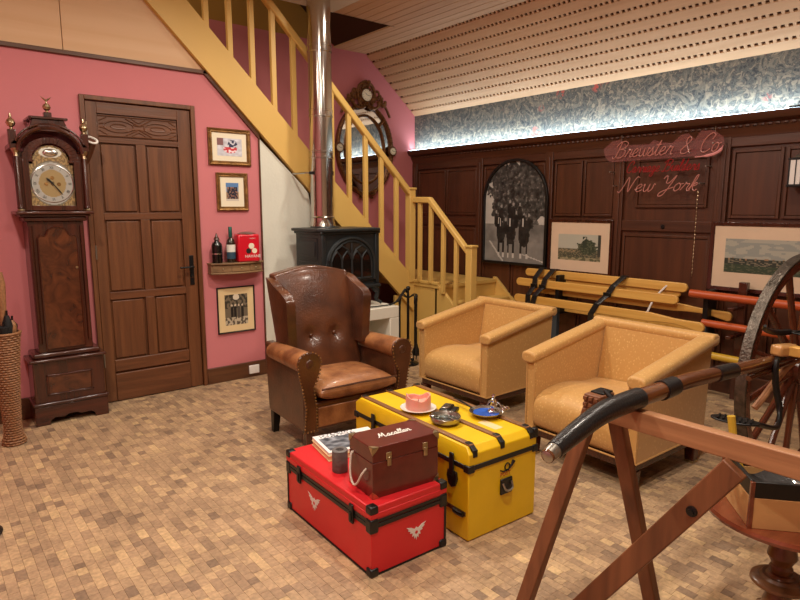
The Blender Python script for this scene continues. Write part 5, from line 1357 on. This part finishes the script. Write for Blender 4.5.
# iron steps
def step(px, py, pz, rx, ry, nm, ang):
    M_ = Matrix.Translation(V(L(px, py, pz))) @ Matrix.Rotation(ang, 4, 'Z')
    b_ = MB().prism([(rx * cos(a), ry * sin(a)) for a in [2 * pi * k / 24 for k in range(24)]], 'xy', -.008, 0); b_.tf(M_)
    s_ = b_.build(nm, 'black_iron', cg, .003)
    rb = MB()
    for k in range(-3, 4): rb.box(-rx * .65, rx * .65, k * ry * .22 - .003, k * ry * .22 + .003, 0, .005, M_)
    rb.build('tread_ribs', 'black_iron', s_)
    return s_
s1 = step(2.39, .90, .648, .045, .085, 'step_plate', .25)
MB().tube(smooth_path([L(2.42, .83, .64), L(2.62, .84, .575), L(2.76, .87, .55), L(2.82, .89, .60), L(2.81, .91, .70), L(2.82, .92, .80), L(2.92, .93, .80)]), [.010] * 12 + [.013] * 13, 8).build('step_arm', 'black_iron', s1)
s2_ = step(3.04, .82, .90, .05, .15, 'step_plate', -.1)
MB().tube(smooth_path([L(3.04, .95, .895), L(2.90, .96, .91), L(2.72, .94, .95), L(2.66, .92, .975)]), [.014, .014, .014, .014, .013, .013, .012, .012, .010, .009, .008, .007, .006], 8).build('step_arm', 'black_iron', s2_)
MB().tube([L(3.06, .90, .895), L(3.10, .90, .78)], .012, 8).build('step_post', 'black_iron', s2_)

# ---------------------------------------------------------------- round table with crate
rtb = thing('round_table', 'small round reddish wooden pedestal table carrying pine crate at right', 'table', (2.09, .61, 0))
MB().lathe([(.225, .475), (.238, .48), (.241, .49), (.236, .50), (.001, .50)], n=48).build('table_top', 'table_wood', rtb)
MB().lathe([(.05, .475), (.034, .44), (.026, .42), (.036, .40), (.03, .385), (.04, .36), (.044, .34), (.028, .31), (.034, .30), (.028, .28)], n=24).build('pedestal', 'turned_wood', rtb)
MB().lathe([(.028, .282), (.036, .28), (.042, .272), (.052, .272), (.06, .264), (.074, .262), (.084, .255), (.086, .246), (.08, .24), (.05, .23), (.03, .22)], n=40).build('shelf_disc', 'turned_wood', rtb)
MB().lathe([(.03, .222), (.045, .18), (.05, .13), (.035, .10), (.045, .09), (.045, .07)], n=24).build('lower_column', 'turned_wood', rtb)
for k in range(3):
    a = 2 * pi * k / 3 + .5
    MB().tube(smooth_path([(.03 * cos(a), .03 * sin(a), .10), (.12 * cos(a), .12 * sin(a), .085), (.20 * cos(a), .20 * sin(a), .03), (.235 * cos(a), .235 * sin(a), .018)]), [.024] * 5 + [.02] * 5 + [.018] * 3, 8).build('leg', 'turned_wood', rtb)
ct = thing('wooden_crate', 'open pine crate with black upper band standing on round table', 'crate', (1.868, .641, .50), R(-50))
# local x along the front towards camera-right, y to the back
cw, cdp, chh = .285, .25, .147
for nm, a in (('front_board', (0, cw, 0, .012)), ('back_board', (0, cw, cdp - .012, cdp)), ('side_board', (0, .012, .012, cdp - .012)), ('side_board', (cw - .012, cw, .012, cdp - .012))):
    p = box(nm, 'crate_pine', a[0], a[1], a[2], a[3], .0, .097, ct, .002)
    box('black_band', 'black_paint', a[0], a[1], a[2], a[3], .097, chh, p, .002)
box('bottom_board', 'crate_pine', .012, cw - .012, .012, cdp - .012, 0, .012, ct)
for x, y in ((-.003, -.003), (-.003, cdp - .009)): box('corner_strip', 'table_wood', x, x + .012, y, y + .012, 0, chh, ct, .001)
def inside(nm, lab, cat, x, y, z=.012):
    M_ = ct.matrix_basis if 0 else Matrix.Translation((1.868, .641, .50)) @ Matrix.Rotation(R(-50), 4, 'Z')
    return thing(nm, lab, cat, tuple(M_ @ V((x, y, z))), R(-50))
q = inside('hammer', 'hammer with yellow painted handle standing upright in the crate', 'hammer', .06, .20)
MB().tube([(0, 0, .03), (-.03, .04, .13), (-.045, .055, .25)], [.013, .012, .013], 10).build('handle', 'yellow_pole', q); MB().cyl((-.04, 0, .015), (.04, 0, .015), .013, n=12).build('head', 'black_iron', q)
q = inside('metal_tin', 'shiny metal tin lying inside the crate', 'tin', .20, .12)
MB().lathe([(.05, 0), (.052, .004), (.052, .10), (.048, .104), (.02, .106)], n=24).build('can', 'silver', q)
q = inside('folded_leather', 'folded black leather piece lying inside the crate', 'leather', .085, .10)
MB().shell(lambda u, v: V((-.06 + .12 * u, -.07 + .14 * v, .10 + .012 * sin(6 * u + 3 * v))), lambda u, v: V((-.06 + .12 * u, -.07 + .14 * v, 0)), 10, 10).build('leather', 'black_leather', q)

# black stand at the left frame edge
bs_ = thing('stand_base', 'round black stand foot just inside the left frame edge', 'stand', (.10, 3.12, 0))
MB().lathe([(.105, 0), (.11, .006), (.10, .018), (.03, .03), (.02, .05)], n=36).build('foot_disc', 'black_paint', bs_)
MB().cyl((0, 0, .04), (0, 0, 1.1), .012, n=12).build('pole', 'black_paint', bs_)
MB().lathe([(.014, 1.1), (.022, 1.11), (.018, 1.14), (.004, 1.15)], n=14).build('pole_cap', 'black_paint', bs_)
